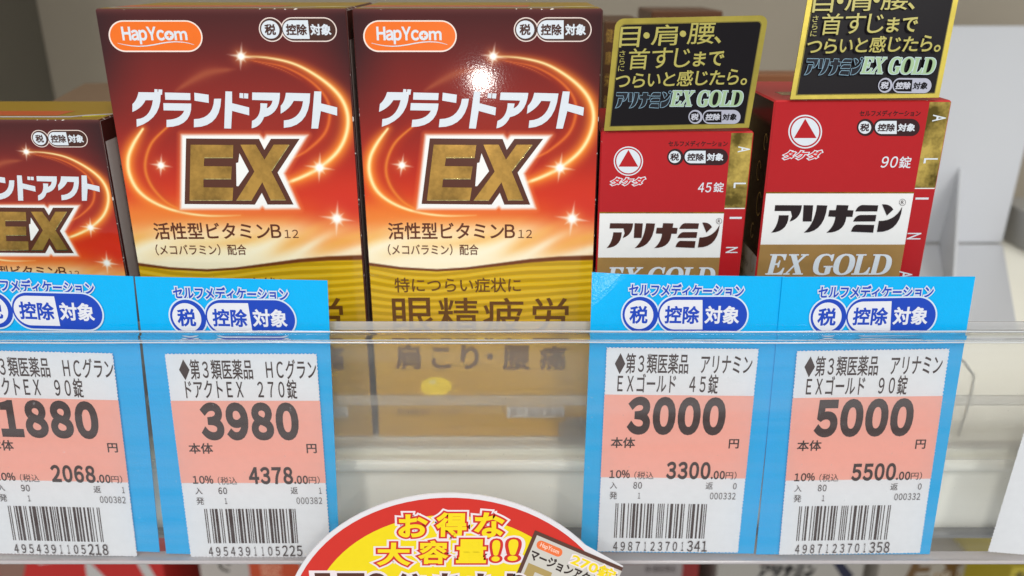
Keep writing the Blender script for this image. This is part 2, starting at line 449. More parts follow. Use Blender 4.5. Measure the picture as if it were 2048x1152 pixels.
SERIF = {
 'E': [[(0,0),(0,.07),(.1,.07),(.1,.93),(0,.93),(0,1),(.74,1),(.74,.70),(.67,.70),(.60,.92,1),(.42,.92),(.33,.92),(.33,.55),(.41,.55),(.46,.60,1),(.47,.69),(.53,.69),(.53,.35),(.47,.35),(.46,.45,1),(.41,.47),(.33,.47),(.33,.08),(.45,.08),(.64,.08,1),(.72,.33),(.79,.33),(.76,0)]],
 'X': [[(0,0),(0,.07),(.08,.07),(.36,.47),(.13,.93),(.04,.93),(.04,1),(.48,1),(.48,.93),(.39,.93),(.50,.68),(.68,.93),(.58,.93),(.58,1),(.92,1),(.92,.93),(.83,.93),(.55,.57),(.80,.07),(.88,.07),(.88,0),(.42,0),(.42,.07),(.53,.07),(.40,.38),(.18,.07),(.28,.07),(.28,0)]],
 'L': [[(0,0),(0,.07),(.1,.07),(.1,.93),(0,.93),(0,1),(.46,1),(.46,.93),(.33,.93),(.33,.08),(.45,.08),(.62,.08,1),(.70,.36),(.77,.36),(.74,0)]],
 'O': [[(.44,1.02),(.92,1.02,1),(.92,.5),(.92,-.02,1),(.44,-.02),(-.02,-.02,1),(-.02,.5),(-.02,1.02,1)], [(.45,.93),(.24,.93,1),(.24,.5),(.24,.07,1),(.45,.07),(.66,.07,1),(.66,.5),(.66,.93,1)]],
 'D': [[(0,0),(0,.07),(.1,.07),(.1,.93),(0,.93),(0,1),(.42,1),(.92,1,1),(.92,.5),(.92,0,1),(.42,0)], [(.33,.92),(.42,.92),(.67,.90,1),(.67,.5),(.67,.10,1),(.42,.08),(.33,.08)]],
 'G': [[(.80,1),(.80,.66),(.73,.66),(.66,.93,1),(.47,.93),(.23,.93,1),(.23,.5),(.23,.07,1),(.46,.07),(.56,.07),(.56,.36),(.46,.36),(.46,.43),(.90,.43),(.90,.36),(.80,.36),(.80,.05),(.62,-.03,1),(.45,-.02),(-.02,-.02,1),(-.02,.5),(-.02,1.02,1),(.44,1.02),(.58,1.02,1),(.66,.95),(.72,1)]]}
def serif(pr, boxf, mat, px, outline=None, ow=0, shear=.24):
    """EX GOLD inside px box (x0,ytop,x1,ybot)"""
    x0, y0, x1, y1 = boxf; pen = 0; G = []
    for ch in 'EX GOLD':
        if ch == ' ': pen += .34; continue
        G.append((ch, pen)); pen += {'E': .80, 'X': .92, 'G': .90, 'O': .88, 'L': .76, 'D': .9}[ch]
    tw = pen+shear; W_, H_ = x1-x0, y1-y0
    for ch, p in G:
        loops = [[((x0+((q[0]+p+shear*q[1])/tw)*W_), y1-q[1]*H_)+tuple(q[2:]) for q in l] for l in SERIF[ch]]
        if outline:
            pr.line(loops[0], ow, outline, px=px, closed=True); 
        pr.poly(loops[0], mat, holes=loops[1:], px=px)
def kana_logo(pr, box, mat, px, outline=None, ow=0):
    x0, y0, x1, y1 = box; a, b, c, d = KBOX
    for g in KANA:
        P = [(x0+(q[0]-a)/(c-a)*(x1-x0), y0+(q[1]-b)/(d-b)*(y1-y0))+tuple(q[2:]) for q in g]
        if mat: pr.poly(P, mat, px=px)
        if outline: pr.line(P, ow, outline, px=px, closed=True)
def badge(pr, box, px, fill, paper, edge=None, ew=.035, t_dark=None, off=.035):
    """the double lozenge reading 税 控除 対象"""
    x0, y0, x1, y1 = box; W_, H_ = x1-x0, y1-y0; cy = (y0+y1)/2
    X = lambda a: x0+a*W_
    t_dark = t_dark or fill
    r = H_/2
    if edge:
        pr.poly(circ(X(.155), cy, r), edge, px=px); pr.poly(capsule(X(.28), y0, x1, y1), edge, px=px)
    e = H_*ew if edge else 0
    pr.poly(circ(X(.155), cy, r-e), fill, px=px); pr.poly(capsule(X(.28)+e, y0+e, x1-e, y1-e), fill, px=px)
    pr.poly(circ(X(.145), cy, r*.74), paper, px=px)
    pr.poly(capsule(X(.305), cy-r*.76, X(.64), cy+r*.76, right=False), paper, px=px)
    ty0, ty1 = cy-r*.46, cy+r*.47
    pr.text('税', (X(.07), ty0, X(.215), ty1), t_dark, off=off, px=px)
    pr.text('控除', (X(.345), ty0, X(.617), ty1), t_dark, off=off, px=px)
    pr.text('対象', (X(.657), ty0, X(.93), ty1), paper, off=off, px=px)

WHITE = ink((218, 224, 230)); 
# ------------------------------------------------------------------ setting: shelf, back wall
shelf_paint = painted('shelf_white_enamel', (250, 247, 234), .35, .03, 14)
wall_paint = painted('back_wall_taupe', (160, 150, 134), .6, .05, 9, .1)
o = box_obj('shelf', (-.60, .60, .2225, .475, -.0312, 0), .0004, shelf_paint); tag(o, kind='structure')
# rolled front bead and the lower return of the shelf
tube_obj('front_bead', [(-.6, .2204, -.0040), (.6, .2204, -.0040)], .0026, shelf_paint, o, 14)
box_obj('deck_strip', (-.6, .6, .2226, .2268, .0001, .0009), .0003, painted('deck_strip_grey', (212, 207, 196), .4, .04, 20), o)
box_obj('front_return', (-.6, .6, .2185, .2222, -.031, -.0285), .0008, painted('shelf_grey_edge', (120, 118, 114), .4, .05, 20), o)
o = box_obj('back_wall', (-.7, .7, .476, .484, -.5, .42), .0005, wall_paint); tag(o, kind='structure')
o = box_obj('side_wall', (-.262, -.256, .30, .4755, .0003, .30), .0008, painted('side_wall_grey', (100, 96, 86), .6, .05, 9, .1)); tag(o, kind='structure')
o = box_obj('unseen_upper_shelf', (-.60, .60, .236, .475, .345, .372), .001, shelf_paint); tag(o, kind='structure')  # out of view, added to shade the carton row and back wall
o = box_obj('lower_shelf', (-.60, .60, .28, .475, -.33, -.30), .0004, painted('lower_shelf_paint', (150, 146, 138), .4, .04, 14)); tag(o, kind='structure')

# ------------------------------------------------------------------ tall vitamin carton
BY = .23                      # the row of cartons stands with its fronts here
BX, BW, BH = -.0419, .0657, .1279
fB = Face((BX, BY, 0), o=(BX+BW/2, BY, 0))
zA = Z(740, 160, .22571)(fB); z2 = Z(680, 0, .48611)(fB); z5 = Z(715, 25, .23926)(fB)
BROWN = ink((98, 50, 30)); DKBROWN = ink((70, 38, 28)); ORANGE = ink((238, 112, 30))

def carton_art_grid():
    nu, nv = 250, 486
    e = .0003
    U, V = np.meshgrid(np.linspace(e, BW-e, nu), np.linspace(e, BH-e, nv))
    # to the enlarged-view coordinates in which the print was measured
    P = np.stack([BX+U, np.full_like(U, BY), V-CAMZ], -1)
    c, s = math.cos(TILT), math.sin(TILT)
    zz = P[..., 1]*c-P[..., 2]*s; yy = P[..., 1]*s+P[..., 2]*c
    X = (1024+F*P[..., 0]/zz-680)/.48611; Y = (576-F*yy/zz)/.48611
    ks = [0, 80, 160, 260, 400, 560, 700, 800, 860, 900, 940, 990, 1060]
    cs = [(78,28,28),(92,31,30),(108,33,31),(138,36,30),(164,40,30),(168,38,26),(196,42,22),(214,56,20),(226,86,26),(236,132,60),(246,180,108),(252,222,160),(254,240,205)]
    C = np.stack([np.interp(Y, ks, [q[i] for q in cs]) for i in range(3)], -1)
    def mix(C, col, a):
        a = np.clip(a, 0, 1)[..., None]; return C*(1-a)+np.array(col, float)*a
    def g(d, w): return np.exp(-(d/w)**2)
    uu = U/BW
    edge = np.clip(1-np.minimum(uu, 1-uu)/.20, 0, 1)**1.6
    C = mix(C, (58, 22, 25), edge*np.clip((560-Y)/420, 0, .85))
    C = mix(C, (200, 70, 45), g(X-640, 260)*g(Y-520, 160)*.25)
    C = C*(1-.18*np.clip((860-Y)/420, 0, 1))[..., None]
    # warm red mass low right, orange left
    C = mix(C, (208, 46, 30), g(X-1010, 190)*g(Y-850, 110)*.9)
    C = mix(C, (238, 128, 48), g(X-160, 170)*g(Y-890, 70)*.8)
    C = mix(C, (246, 160, 80), g(X-930, 200)*g(Y-985, 60)*.8)
    # flame-like wisps in the cream area
    wis = np.sin(X*.021+Y*.055+2*np.sin(X*.008))*.5+.5
    C = mix(C, (244, 176, 84), wis**3*g(Y-985, 60)*.6)
    C = mix(C, (255, 246, 220), (1-wis)**3*g(Y-1020, 60)*.7)
    def arc(pts, w, col, amp, glow, gcol, gamp, C):
        P = []; n = len(pts)
        for i in range(n-1):
            p0 = pts[max(i-1, 0)]; p1 = pts[i]; p2 = pts[i+1]; p3 = pts[min(i+2, n-1)]
            for k in range(9):
                t = k/9
                P.append([.5*((2*p1[j])+(-p0[j]+p2[j])*t+(2*p0[j]-5*p1[j]+4*p2[j]-p3[j])*t*t+(-p0[j]+3*p1[j]-3*p2[j]+p3[j])*t**3) for j in range(3)])
        P.append(list(pts[-1])); P = np.array(P)
        best = np.full(X.shape, 1e9); ww = np.zeros(X.shape)
        for i in range(len(P)-1):
            a = P[i, :2]; d = P[i+1, :2]-a; L = max((d**2).sum(), 1e-6)
            t = np.clip(((X-a[0])*d[0]+(Y-a[1])*d[1])/L, 0, 1)
            q = np.hypot(X-a[0]-t*d[0], Y-a[1]-t*d[1]); k = q < best
            ww[k] = (P[i, 2]*(1-t)+P[i+1, 2]*t)[k]; best[k] = q[k]
        ww = np.clip(ww, 0, 1)
        C = mix(C, gcol, g(best, glow*(.35+.65*ww))*gamp*ww**.7)
        return mix(C, col, g(best, w*(.25+.75*ww))*amp*np.clip(ww*2.5, 0, 1))
    hot = (255, 236, 170); org = (240, 120, 40)
    # dim inner trails
    C = arc([(300,520,.5),(225,590,.9),(190,680,1),(205,760,1),(260,830,.7),(330,868,.2)], 7, (240,140,50), .75, 30, (190,60,20), .6, C)
    C = arc([(680,250,.2),(800,275,.4),(900,330,.6),(960,400,.8),(970,470,1),(940,550,1),(860,620,.8),(800,650,.4)], 7, (236,120,45), .75, 30, (185,55,20), .6, C)
    C = arc([(350,372,.2),(430,325,.8),(500,296,.9),(600,285,.1)], 16, (176,92,56), .55, 34, (160,70,45), .4, C)
    # bright outer trail
    C = arc([(640,232,.25),(740,238,.35),(850,265,.5),(950,325,.75),(1018,395,.95),(1043,470,1),(1030,550,1),(985,625,1),(905,690,1),(830,728,.9),(765,752,.75)], 8, hot, 1, 32, (248, 140, 44), .95, C)
    C = arc([(196,530,.45),(152,590,.9),(124,650,1),(122,715,1),(150,782,.9),(210,832,.7),(300,868,.5),(420,887,.35),(560,886,.1)], 8, hot, 1, 32, (248, 140, 44), .95, C)
    C = arc([(640,240,.1),(720,262,.3),(800,290,.3),(870,330,.1)], 4, (230,130,60), .6, 14, (190,70,30), .5, C)
    # four-pointed sparkles
    def star(cx, cy, r, amp=1, col=(255, 250, 235)):
        nonlocal C
        dx, dy = X-cx, Y-cy; d = np.hypot(dx, dy)
        C = mix(C, (250, 170, 90), g(d, r*.52)*.6*amp)
        for an, ln in ((8, 1), (98, 1), (53, .55), (143, .55), (30, .35), (75, .35), (120, .35), (165, .35)):
            a = R(an); u = dx*math.cos(a)+dy*math.sin(a); v = -dx*math.sin(a)+dy*math.cos(a)
            C = mix(C, col, np.clip(1-np.abs(u)/(r*ln), 0, 1)**.8*g(v, 1.6+r*.035*np.clip(1-np.abs(u)/(r*ln), 0, 1)*2)*amp)
        C = mix(C, (255, 255, 250), g(d, r*.20)*amp)
    star(630, 232, 62, .95); star(255, 680, 52); star(905, 690, 68); star(955, 900, 78); star(700, 560, 10, 0)
    # soft white halo around the big letters
    halo = np.array([(490,482),(1180,482),(1216,520),(1245,486),(1612,488),(1368,828),(1472,1142),(1165,1146),(1142,1122),(1115,1146),(414,1146)], float)
    hx = (740+.22571*halo[:, 0]-680)/.48611; hy = (160+.22571*halo[:, 1])/.48611
    ins = np.zeros(X.shape, bool); dd = np.full(X.shape, 1e9); n = len(hx)
    for i in range(n):
        x0, y0, x1, y1 = hx[i], hy[i], hx[(i+1) % n], hy[(i+1) % n]
        cr = ((y0 > Y) != (y1 > Y)) & (X < (x1-x0)*(Y-y0)/(y1-y0+1e-9)+x0); ins ^= cr
        L = (x1-x0)**2+(y1-y0)**2; t = np.clip(((X-x0)*(x1-x0)+(Y-y0)*(y1-y0))/L, 0, 1)
        dd = np.minimum(dd, np.hypot(X-x0-t*(x1-x0), Y-y0-t*(y1-y0)))
    sd = np.where(ins, -dd, dd)
    C = mix(C, (240, 130, 70), np.clip(1-(sd)/22, 0, 1)*.6); C = mix(C, (244, 242, 238), np.clip(.45-sd/13, 0, 1))
    # white bloom behind the vitamin lines
    C = mix(C, (255, 236, 200), g(Y-950, 34)*np.clip((X-120)/120,0,1)*np.clip((880-X)/140,0,1)*.35); C = mix(C, (255, 244, 214), g(Y-1028, 24)*np.clip((X-120)/120,0,1)*np.clip((700-X)/140,0,1)*.5)
    # gold lower part with wavy stripes and its brown rule
    xs = [90, 130, 250, 400, 520, 650, 780, 900, 1040]; ys = [1080, 1086, 1102, 1110, 1103, 1087, 1071, 1062, 1058]
    yb = np.interp(X, xs, ys); yb = yb+0*X
    G = np.zeros_like(C)+np.array((228, 180, 30.))
    G = mix(G, (200, 150, 36), np.clip((Y-1250)/150, 0, 1))
    ph = (Y-(yb-1090)*np.clip(1-(Y-1100)/500, .3, 1)+5*np.sin(X*.011+Y*.012))/(29.+0*Y)
    st = .5+.5*np.sin(2*math.pi*ph); G = mix(G, (186, 148, 18), np.clip((st-.35)*3, 0, 1)*.9*np.clip((1650-Y)/350, .25, 1))
    G = mix(G, (214, 190, 66), np.clip((.25-st)*4, 0, 1)*np.clip((1400-Y)/200, 0, 1)*.55)
    m = np.clip((Y-yb)/2.5, 0, 1); C = C*(1-m[..., None])+G*m[..., None]
    C = mix(C, (112, 58, 26), np.clip(1.9-np.abs(Y-yb-2)/(5.5-2*np.sin(X*.004)), 0, 1))
    # faded fold at the top edge
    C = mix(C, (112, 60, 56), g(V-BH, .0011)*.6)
    L = linA(np.clip(C, 0, 255))
    verts = np.stack([U-BW/2, np.full_like(U, -4e-5), V], -1).reshape(-1, 3)
    me = bpy.data.meshes.new('front_panel')
    idx = np.arange(nu*nv).reshape(nv, nu)
    q = np.stack([idx[:-1, :-1], idx[:-1, 1:], idx[1:, 1:], idx[1:, :-1]], -1).reshape(-1, 4)
    me.vertices.add(nu*nv); me.vertices.foreach_set('co', verts.ravel())
    me.loops.add(q.size); me.loops.foreach_set('vertex_index', q.ravel().astype(np.int32))
    me.polygons.add(len(q)); me.polygons.foreach_set('loop_start', np.arange(0, q.size, 4, dtype=np.int32))
    me.update(calc_edges=True)
    a = me.attributes.new('Col', 'FLOAT_COLOR', 'POINT')
    a.data.foreach_set('color', np.concatenate([L.reshape(-1, 3), np.ones((nu*nv, 1))], 1).astype(np.float32).ravel())
    me.materials.append(colour_attr_mat('gloss_printed_card', .075, .03))
    return me

GOLDTOP = ink((158, 126, 42), .4)
def tall_carton():
    t = empty('medicine_carton', (BX+BW/2, BY, 0))
    mats = {'*': ink((84, 36, 32), .3), 'e': worn((84, 36, 32)), 'z1': GOLDTOP, 'x1': ink((214, 206, 200), .35), 'x0': ink((122, 62, 38), .3)}
    box_obj('carton_body', (-BW/2, BW/2, 0, .046, .0002, BH), .0005, None, t, mats)
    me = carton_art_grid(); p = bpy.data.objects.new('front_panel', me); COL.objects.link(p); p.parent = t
    # maker's lozenge
    pr = Print(fB)
    pr.poly(capsule(48, 65, 830, 330), ink((246, 226, 214)), px=z5); pr.poly(capsule(60, 76, 819, 318), ORANGE, px=z5)
    pr.text('HapYc', (160, 118, 515, 265), WHITE, off=.035, px=z5, fw=.085)
    pr.text('m', (596, 153, 703, 231), WHITE, off=.035, px=z5, fw=.08)
    pr.poly(circ(553, 192, 40), WHITE, px=z5)
    pr.poly([(547,172),(559,172),(559,186),(573,186),(573,198),(559,198),(559,212),(547,212),(547,198),(533,198),(533,186),(547,186)], ORANGE, px=z5)
    pts = [(115+6.35*k, 262+19*math.sin(R(k*3.6+18))*(-1 if k > 50 else 1)*(1 if k < 50 else 1)) for k in range(0)]
    sw = [(115,255),(170,268),(230,278),(290,282),(350,279),(420,269),(480,257),(540,248),(600,244),(660,247),(710,256),(752,269)]
    pr.line(sw, .00028, WHITE, px=z5, taper=lambda q: .35+.65*math.sin(math.pi*q))
    pr.build('maker_logo', t)
    pr = Print(fB); badge(pr, (1308, 40, 1957, 245), z5, DKBROWN, WHITE, edge=ink((236, 216, 206)), ew=.045); pr.build('tax_badge', t)
    pr = Print(fB)
    for g in TITLE: pr.poly(g, WHITE, px=zA)
    pr.build('product_name', t)
    pr = Print(fB)
    pr.poly(EX_BACK, ink((88, 48, 34), .25), holes=[EX_NOTCH], px=zA)
    ex = pr.build('large_letter_panel', t)
    pr = Print(fB, base=1.3e-4)
    gf = foil((206, 158, 76), .27, 110, .5, .2, .36, .6); gf.node_tree.nodes['Principled BSDF'].inputs['Metallic'].default_value = .6
    pr.poly(EX_E, gf, px=zA); pr.poly(EX_X, gf, px=zA)
    ed = ink((232, 196, 110), .2)
    for a, b in (((675,688),(928,688)), ((648,876),(892,876)), ((505,1065),(885,1065)), ((920,1065),(1055,1065)), ((1437,574),(1258,806)), ((1222,1063),(1358,1063))):
        pr.line([a, ((a[0]+b[0])/2, (a[1]+b[1])/2), b], .00022, foil((250, 226, 150), .12, 900), px=zA)  # pale lines paint a highlight along the letters' edges
    pr.build('gold_letters', ex)
    pr = Print(fB)
    pr.text('活性型ビタミンB', (197, 915, 720, 985), BROWN, off=.018, px=z2, fw=.1); pr.text('12', (733, 945, 790, 979), BROWN, off=.006, px=z2, fw=.1)
    pr.text('（メコバラミン）配合', (197, 1004, 570, 1050), BROWN, off=.014, px=z2, adv_k=1)
    px = fB.px
    br = ink((104, 66, 24))
    pr.text('特につらい症状に', (789, 555, 1042, 585), br, off=.012, px=px)
    for ch, x0, x1 in (('眼', 785, 868), ('精', 876, 957), ('疲', 966, 1048), ('労', 1062, 1137)): pr.text(ch, (x0, 595, x1, 668), br, off=.008, px=px)
    for ch, x0, x1, y0, y1 in (('肩', 790, 842, 686, 736), ('こ', 864, 902, 692, 734), ('り', 922, 958, 688, 736), ('・', 974, 986, 704, 716), ('腰', 1005, 1060, 688, 738), ('痛', 1078, 1132, 688, 738)):
        pr.text(ch, (x0, y0, x1, y1), br, off=.03, px=px)
    pr.text('第２類医薬品　２７０錠', (795, 814, 918, 826), br, px=px, off=.0)
    pr.text('タケダ・ビタミン', (1068, 786, 1130, 797), br, px=px) if False else None
    pr.poly(capsule(1014, 810, 1128, 831, False, False, 0), ink((214, 206, 196)), px=px)
    pr.text('第３類医薬品', (1020, 813, 1122, 829), br, px=px)
    pr.build('lettering', t)
    pr = Print(fB); pr.poly(circ(873, 770, 31, 19), ink((255, 214, 0), .3, 'pill', .2), px=px); pr.poly(circ(866, 761, 7, 4), ink((246, 236, 150)), px=px); pr.build('pill_picture', t)
    # print on top and on the side
    f_top = Face((-BW/2, 0, BH), (1, 0, 0), (0, 1, 0), (0, 0, 0)); pr = Print(f_top)
    w = BW
    pr.poly([(w*.02,.005),(w*.80,.005),(w*.85,.008),(w*.99,.012),(w*.99,.014),(w*.84,.0105),(w*.79,.0075),(w*.02,.0075)], ink((200, 196, 200)))
    pr.poly([(w*.02,.009),(w*.70,.009),(w*.72,.020),(w*.02,.020)], ink((196, 96, 52)))
    pr.poly([(x*w+0, y) for x, y in ((.86,.006),(.97,.0075),(.98,.0095),(.90,.0095),(.85,.008))], ink((214, 200, 30)))
    pr.build('top_print', t)
    f_side = Face((BW/2, 0, 0), (0, 1, 0), (0, 0, 1), (0, 0, 0)); pr = Print(f_side)
    pr.poly([(.0006,.0006),(.0022,.0006),(.0026,.05),(.0018,BH-.006),(.0006,BH-.0006)], ink((76, 32, 30)))
    pr.poly([(.0006,BH-.008),(.0455,BH-.008),(.0455,BH-.0006),(.0006,BH-.0006)], ink((76, 32, 30)))
    for k in range(11):
        pr.text('ビタミンB12配合錠の効能'[k % 5:k % 5+9], (.010, BH-.018-.006*k, .040, BH-.0205-.006*k), ink((96, 78, 72)), px=None)
    pr.build('side_print', t)
    return t
def copy_thing(root, loc, scale=(1, 1, 1)):
    r = root.copy(); COL.objects.link(r); r.location = loc; r.scale = scale
    for ch in root.children:
        c = ch.copy(); COL.objects.link(c); c.parent = r
        for gch in ch.children:
            d = gch.copy(); COL.objects.link(d); d.parent = c
    return r
GB = 'dark red vitamin cartons standing in a row'
tb = tall_carton()
tag(tb, 'tall dark red vitamin carton with a bright lamp glint above its katakana name', 'medicine box', GB)
ta = copy_thing(tb, (-.1091+BW/2, BY, 0)); ta.rotation_euler = (0, 0, R(.3))
tag(ta, 'tall dark red vitamin carton behind the 3980 price card', 'medicine box', GB)
to = copy_thing(tb, (-.1130-BW*.755/2, BY, 0), (.755, .755, .774))
tag(to, 'short dark red vitamin carton cut by the left picture edge', 'medicine box', GB)

# the short carton's print sits a little closer to its top edge
for c in to.children:
    n_ = c.name.split('.')[0]
    if n_ in ('front_panel', 'product_name', 'large_letter_panel', 'lettering', 'pill_picture'):
        c.scale = (1, 1, .94); c.location = (0, 0, BH*.06)
    if n_ == 'tax_badge': c.location = (-.0026, 0, -.0014)
    if n_ == 'maker_logo': c.location = (-.0030, 0, -.0014)

# ------------------------------------------------------------------ red cartons
RED = ink((178, 30, 35), .3, 'red', .25); REDW = worn((190, 24, 30), thr=.68)
def red_carton(x0, xs, x1, h, ztop_line, zwhite, zt, count, cbox, nbox, ref):
    """x0..xs main face, xs..x1 side stripe; positions measured on this carton through zt"""
    dep = .042
    t = empty('medicine_carton', ((x0+x1)/2, BY, 0)); O = Vector(((x0+x1)/2, BY, 0)); hw = (x1-x0)/2
    mats = {'*': ink((40, 22, 20), .25), 'e': REDW, 'z1': ink((178, 30, 34), .35), 'y0': ink((236, 234, 232), .3), 'x0': ink((34, 20, 18), .2), 'x1': foil((212, 172, 70))}
    box_obj('carton_body', (-hw, hw, 0, dep, .0002, h), .0005, None, t, mats)
    f = Face((x0, BY, 0), o=O); w = xs-x0; W_ = x1-x0; px = zt(f)
    e = .0004
    pr = Print(f, 3e-5); pr.poly([(e, ztop_line), (w, ztop_line), (w, h-e), (e, h-e)], RED); pr.build('red_panel', t)
    pr = Print(f, 3e-5); gb = satin((186, 142, 82))
    pr.poly([(e, .004), (w, .004), (w, zwhite), (e, zwhite)], gb)
    pr.poly([(e, ztop_line-.0004), (w, ztop_line-.0004), (w, ztop_line), (e, ztop_line)], foil((190, 140, 50)))
    pr.build('gold_band', t)
    pr = Print(f, 3e-5)
    pr.poly([(w, ztop_line+.0012), (W_-e, ztop_line+.0012), (W_-e, h-e), (w, h-e)], foil((250, 214, 112), .2, 95, .2, 1., .38, .6))  # dark and bright patches in the colour stand in for foil reflections
    pr.poly([(w, .004), (W_-e, .004), (W_-e, ztop_line+.0009), (w, ztop_line+.0009)], RED)
    st = pr.build('edge_stripe', t)
    pr = Print(f, 6e-5)
    for ch, (bx0, by0, bx1, by1) in ref['stripe']: pr.text(ch, (bx0, by0, bx1, by1), WHITE, off=.01, px=px, rot=-90)
    pr.build('stripe_letters', st)
    # maker's emblem: a red triangle in a ringed white disc
    pr = Print(f); cx, cy, r = ref['disc']
    pr.poly(circ(cx, cy, r), WHITE, px=px); pr.poly(circ(cx, cy, r*.92), RED, px=px); pr.poly(circ(cx, cy, r*.83), WHITE, px=px)
    pr.poly([(cx, cy-r*.77), (cx+r*.67, cy+r*.38), (cx-r*.67, cy+r*.38)], RED, px=px)
    pr.build('maker_emblem', t)
    pr = Print(f); pr.text('タケダ', ref['maker'], ink((206, 22, 26)), off=.035, shear=.2, outlines=((.125, WHITE),), px=px)
    pr.build('maker_name', t)
    pr = Print(f); pr.text('セルフメディケーション', ref['self'], ink((52, 14, 16)), off=.028, px=px)
    badge(pr, ref['badge'], px, ink((50, 22, 24)), WHITE); pr.build('tax_badge', t)
    pr = Print(f); pr.text(count, cbox, WHITE, off=.012, shear=.12, px=px, fw=.1); pr.text('錠', nbox, WHITE, off=.012, px=px); pr.build('tablet_count', t)
    pr = Print(f); kana_logo(pr, ref['kana'], ref['kcol'], px)
    cx, cy, r = ref['reg']; k = ink((60, 40, 40)); 
    pr.line([(cx+r*math.cos(R(a)), cy+r*math.sin(R(a))) for a in range(0, 361, 20)], .00010, k, px=px)
    pr.text('R', (cx-r*.42, cy-r*.55, cx+r*.45, cy+r*.55), k, px=px); pr.build('product_name', t)
    pr = Print(f); serif(pr, ref['gold'], WHITE, px, outline=ink((150, 100, 50)), ow=.00022); pr.build('gold_grade_lettering', t)
    # dark side panel with faint gold scrolls
    fs = Face((x0, BY+dep, 0), (0, -1, 0), (0, 0, 1), O); pr = Print(fs, 4e-5)
    pr.poly([(e, .004), (dep-e, .004), (dep-e, zwhite-.004), (e, zwhite-.004)], ink((176, 168, 162)))
    gl = ink((150, 118, 60))
    for k in range(5):
        cx_, cy_, rr = dep-.004-.0035*(k % 2), h-.012-.009*k, .0022+.0006*(k % 3)
        pr.line([(cx_+rr*.6*math.cos(R(a)), cy_+rr*math.sin(R(a))) for a in range(20*k, 20*k+300, 20)], .0003, gl)
    for k in range(6): pr.text('効能効果成分', (.008, zwhite-.008-.004*k, dep-.008, zwhite-.0098-.004*k), ink((90, 76, 74)))
    pr.build('side_panel', t)
    ft = Face((-hw, 0, h), (1, 0, 0), (0, 1, 0), (0, 0, 0)); pr = Print(ft, 4e-5)
    pr.poly([(.005, .010), (hw*2-.008, .010), (hw*2-.008, .017), (.005, .017)], foil((206, 150, 56)))
    pr.build('top_print', t)
    return t
refC = dict(stripe=[('A', (1062, 158, 1152, 203)), ('L', (1030, 428, 1120, 468)), ('I', (1000, 682, 1090, 697)), ('N', (972, 906, 1060, 950))],
            disc=(248, 268, 109), maker=(120, 388, 372, 450), self=(545, 117, 986, 160), badge=(525, 176, 988, 298),
            kana=(86, 728, 926, 914), kcol=ink((70, 36, 28)), reg=(921, 713, 21), gold=(75, 1056, 905, 1200))
zC = Z(1190, 250, .26917)
tc_ = red_carton(.0245, .0604, .0667, .0958, fB.px(0, 0)[1]*0+at_y(1330, 424, BY).z, at_y(1330, 515, BY).z, zC, '45', (765, 428, 866, 500), (880, 425, 957, 500), refC)
tag(tc_, 'small red and white vitamin carton marked 45錠 under the upright black pop card', 'medicine box', 'red vitamin cartons topped by black pop cards')
refD = dict(stripe=[('A', (1105, 122, 1188, 165)), ('L', (1050, 393, 1135, 425)), ('I', (998, 638, 1080, 650)), ('N', (946, 858, 1032, 898)), ('A', (895, 1095, 978, 1140))],
            disc=(312, 228, 105), maker=(178, 345, 415, 402), self=(650, 95, 1030, 133), badge=(625, 148, 1025, 255),
            kana=(100, 684, 916, 857), kcol=ink((36, 22, 24)), reg=(917, 667, 20), gold=(62, 990, 862, 1118))
zD = Z(1510, 190, .3213)
td = red_carton(.0713, .1135, .1196, .1042, at_y(1690, 384, BY).z, at_y(1690, 489, BY).z, zD, '90', (785, 382, 888, 452), (897, 382, 972, 456), refD)
tag(td, 'larger red and white vitamin carton marked 90錠 with gold foil edge stripe', 'medicine box', 'red vitamin cartons topped by black pop cards')

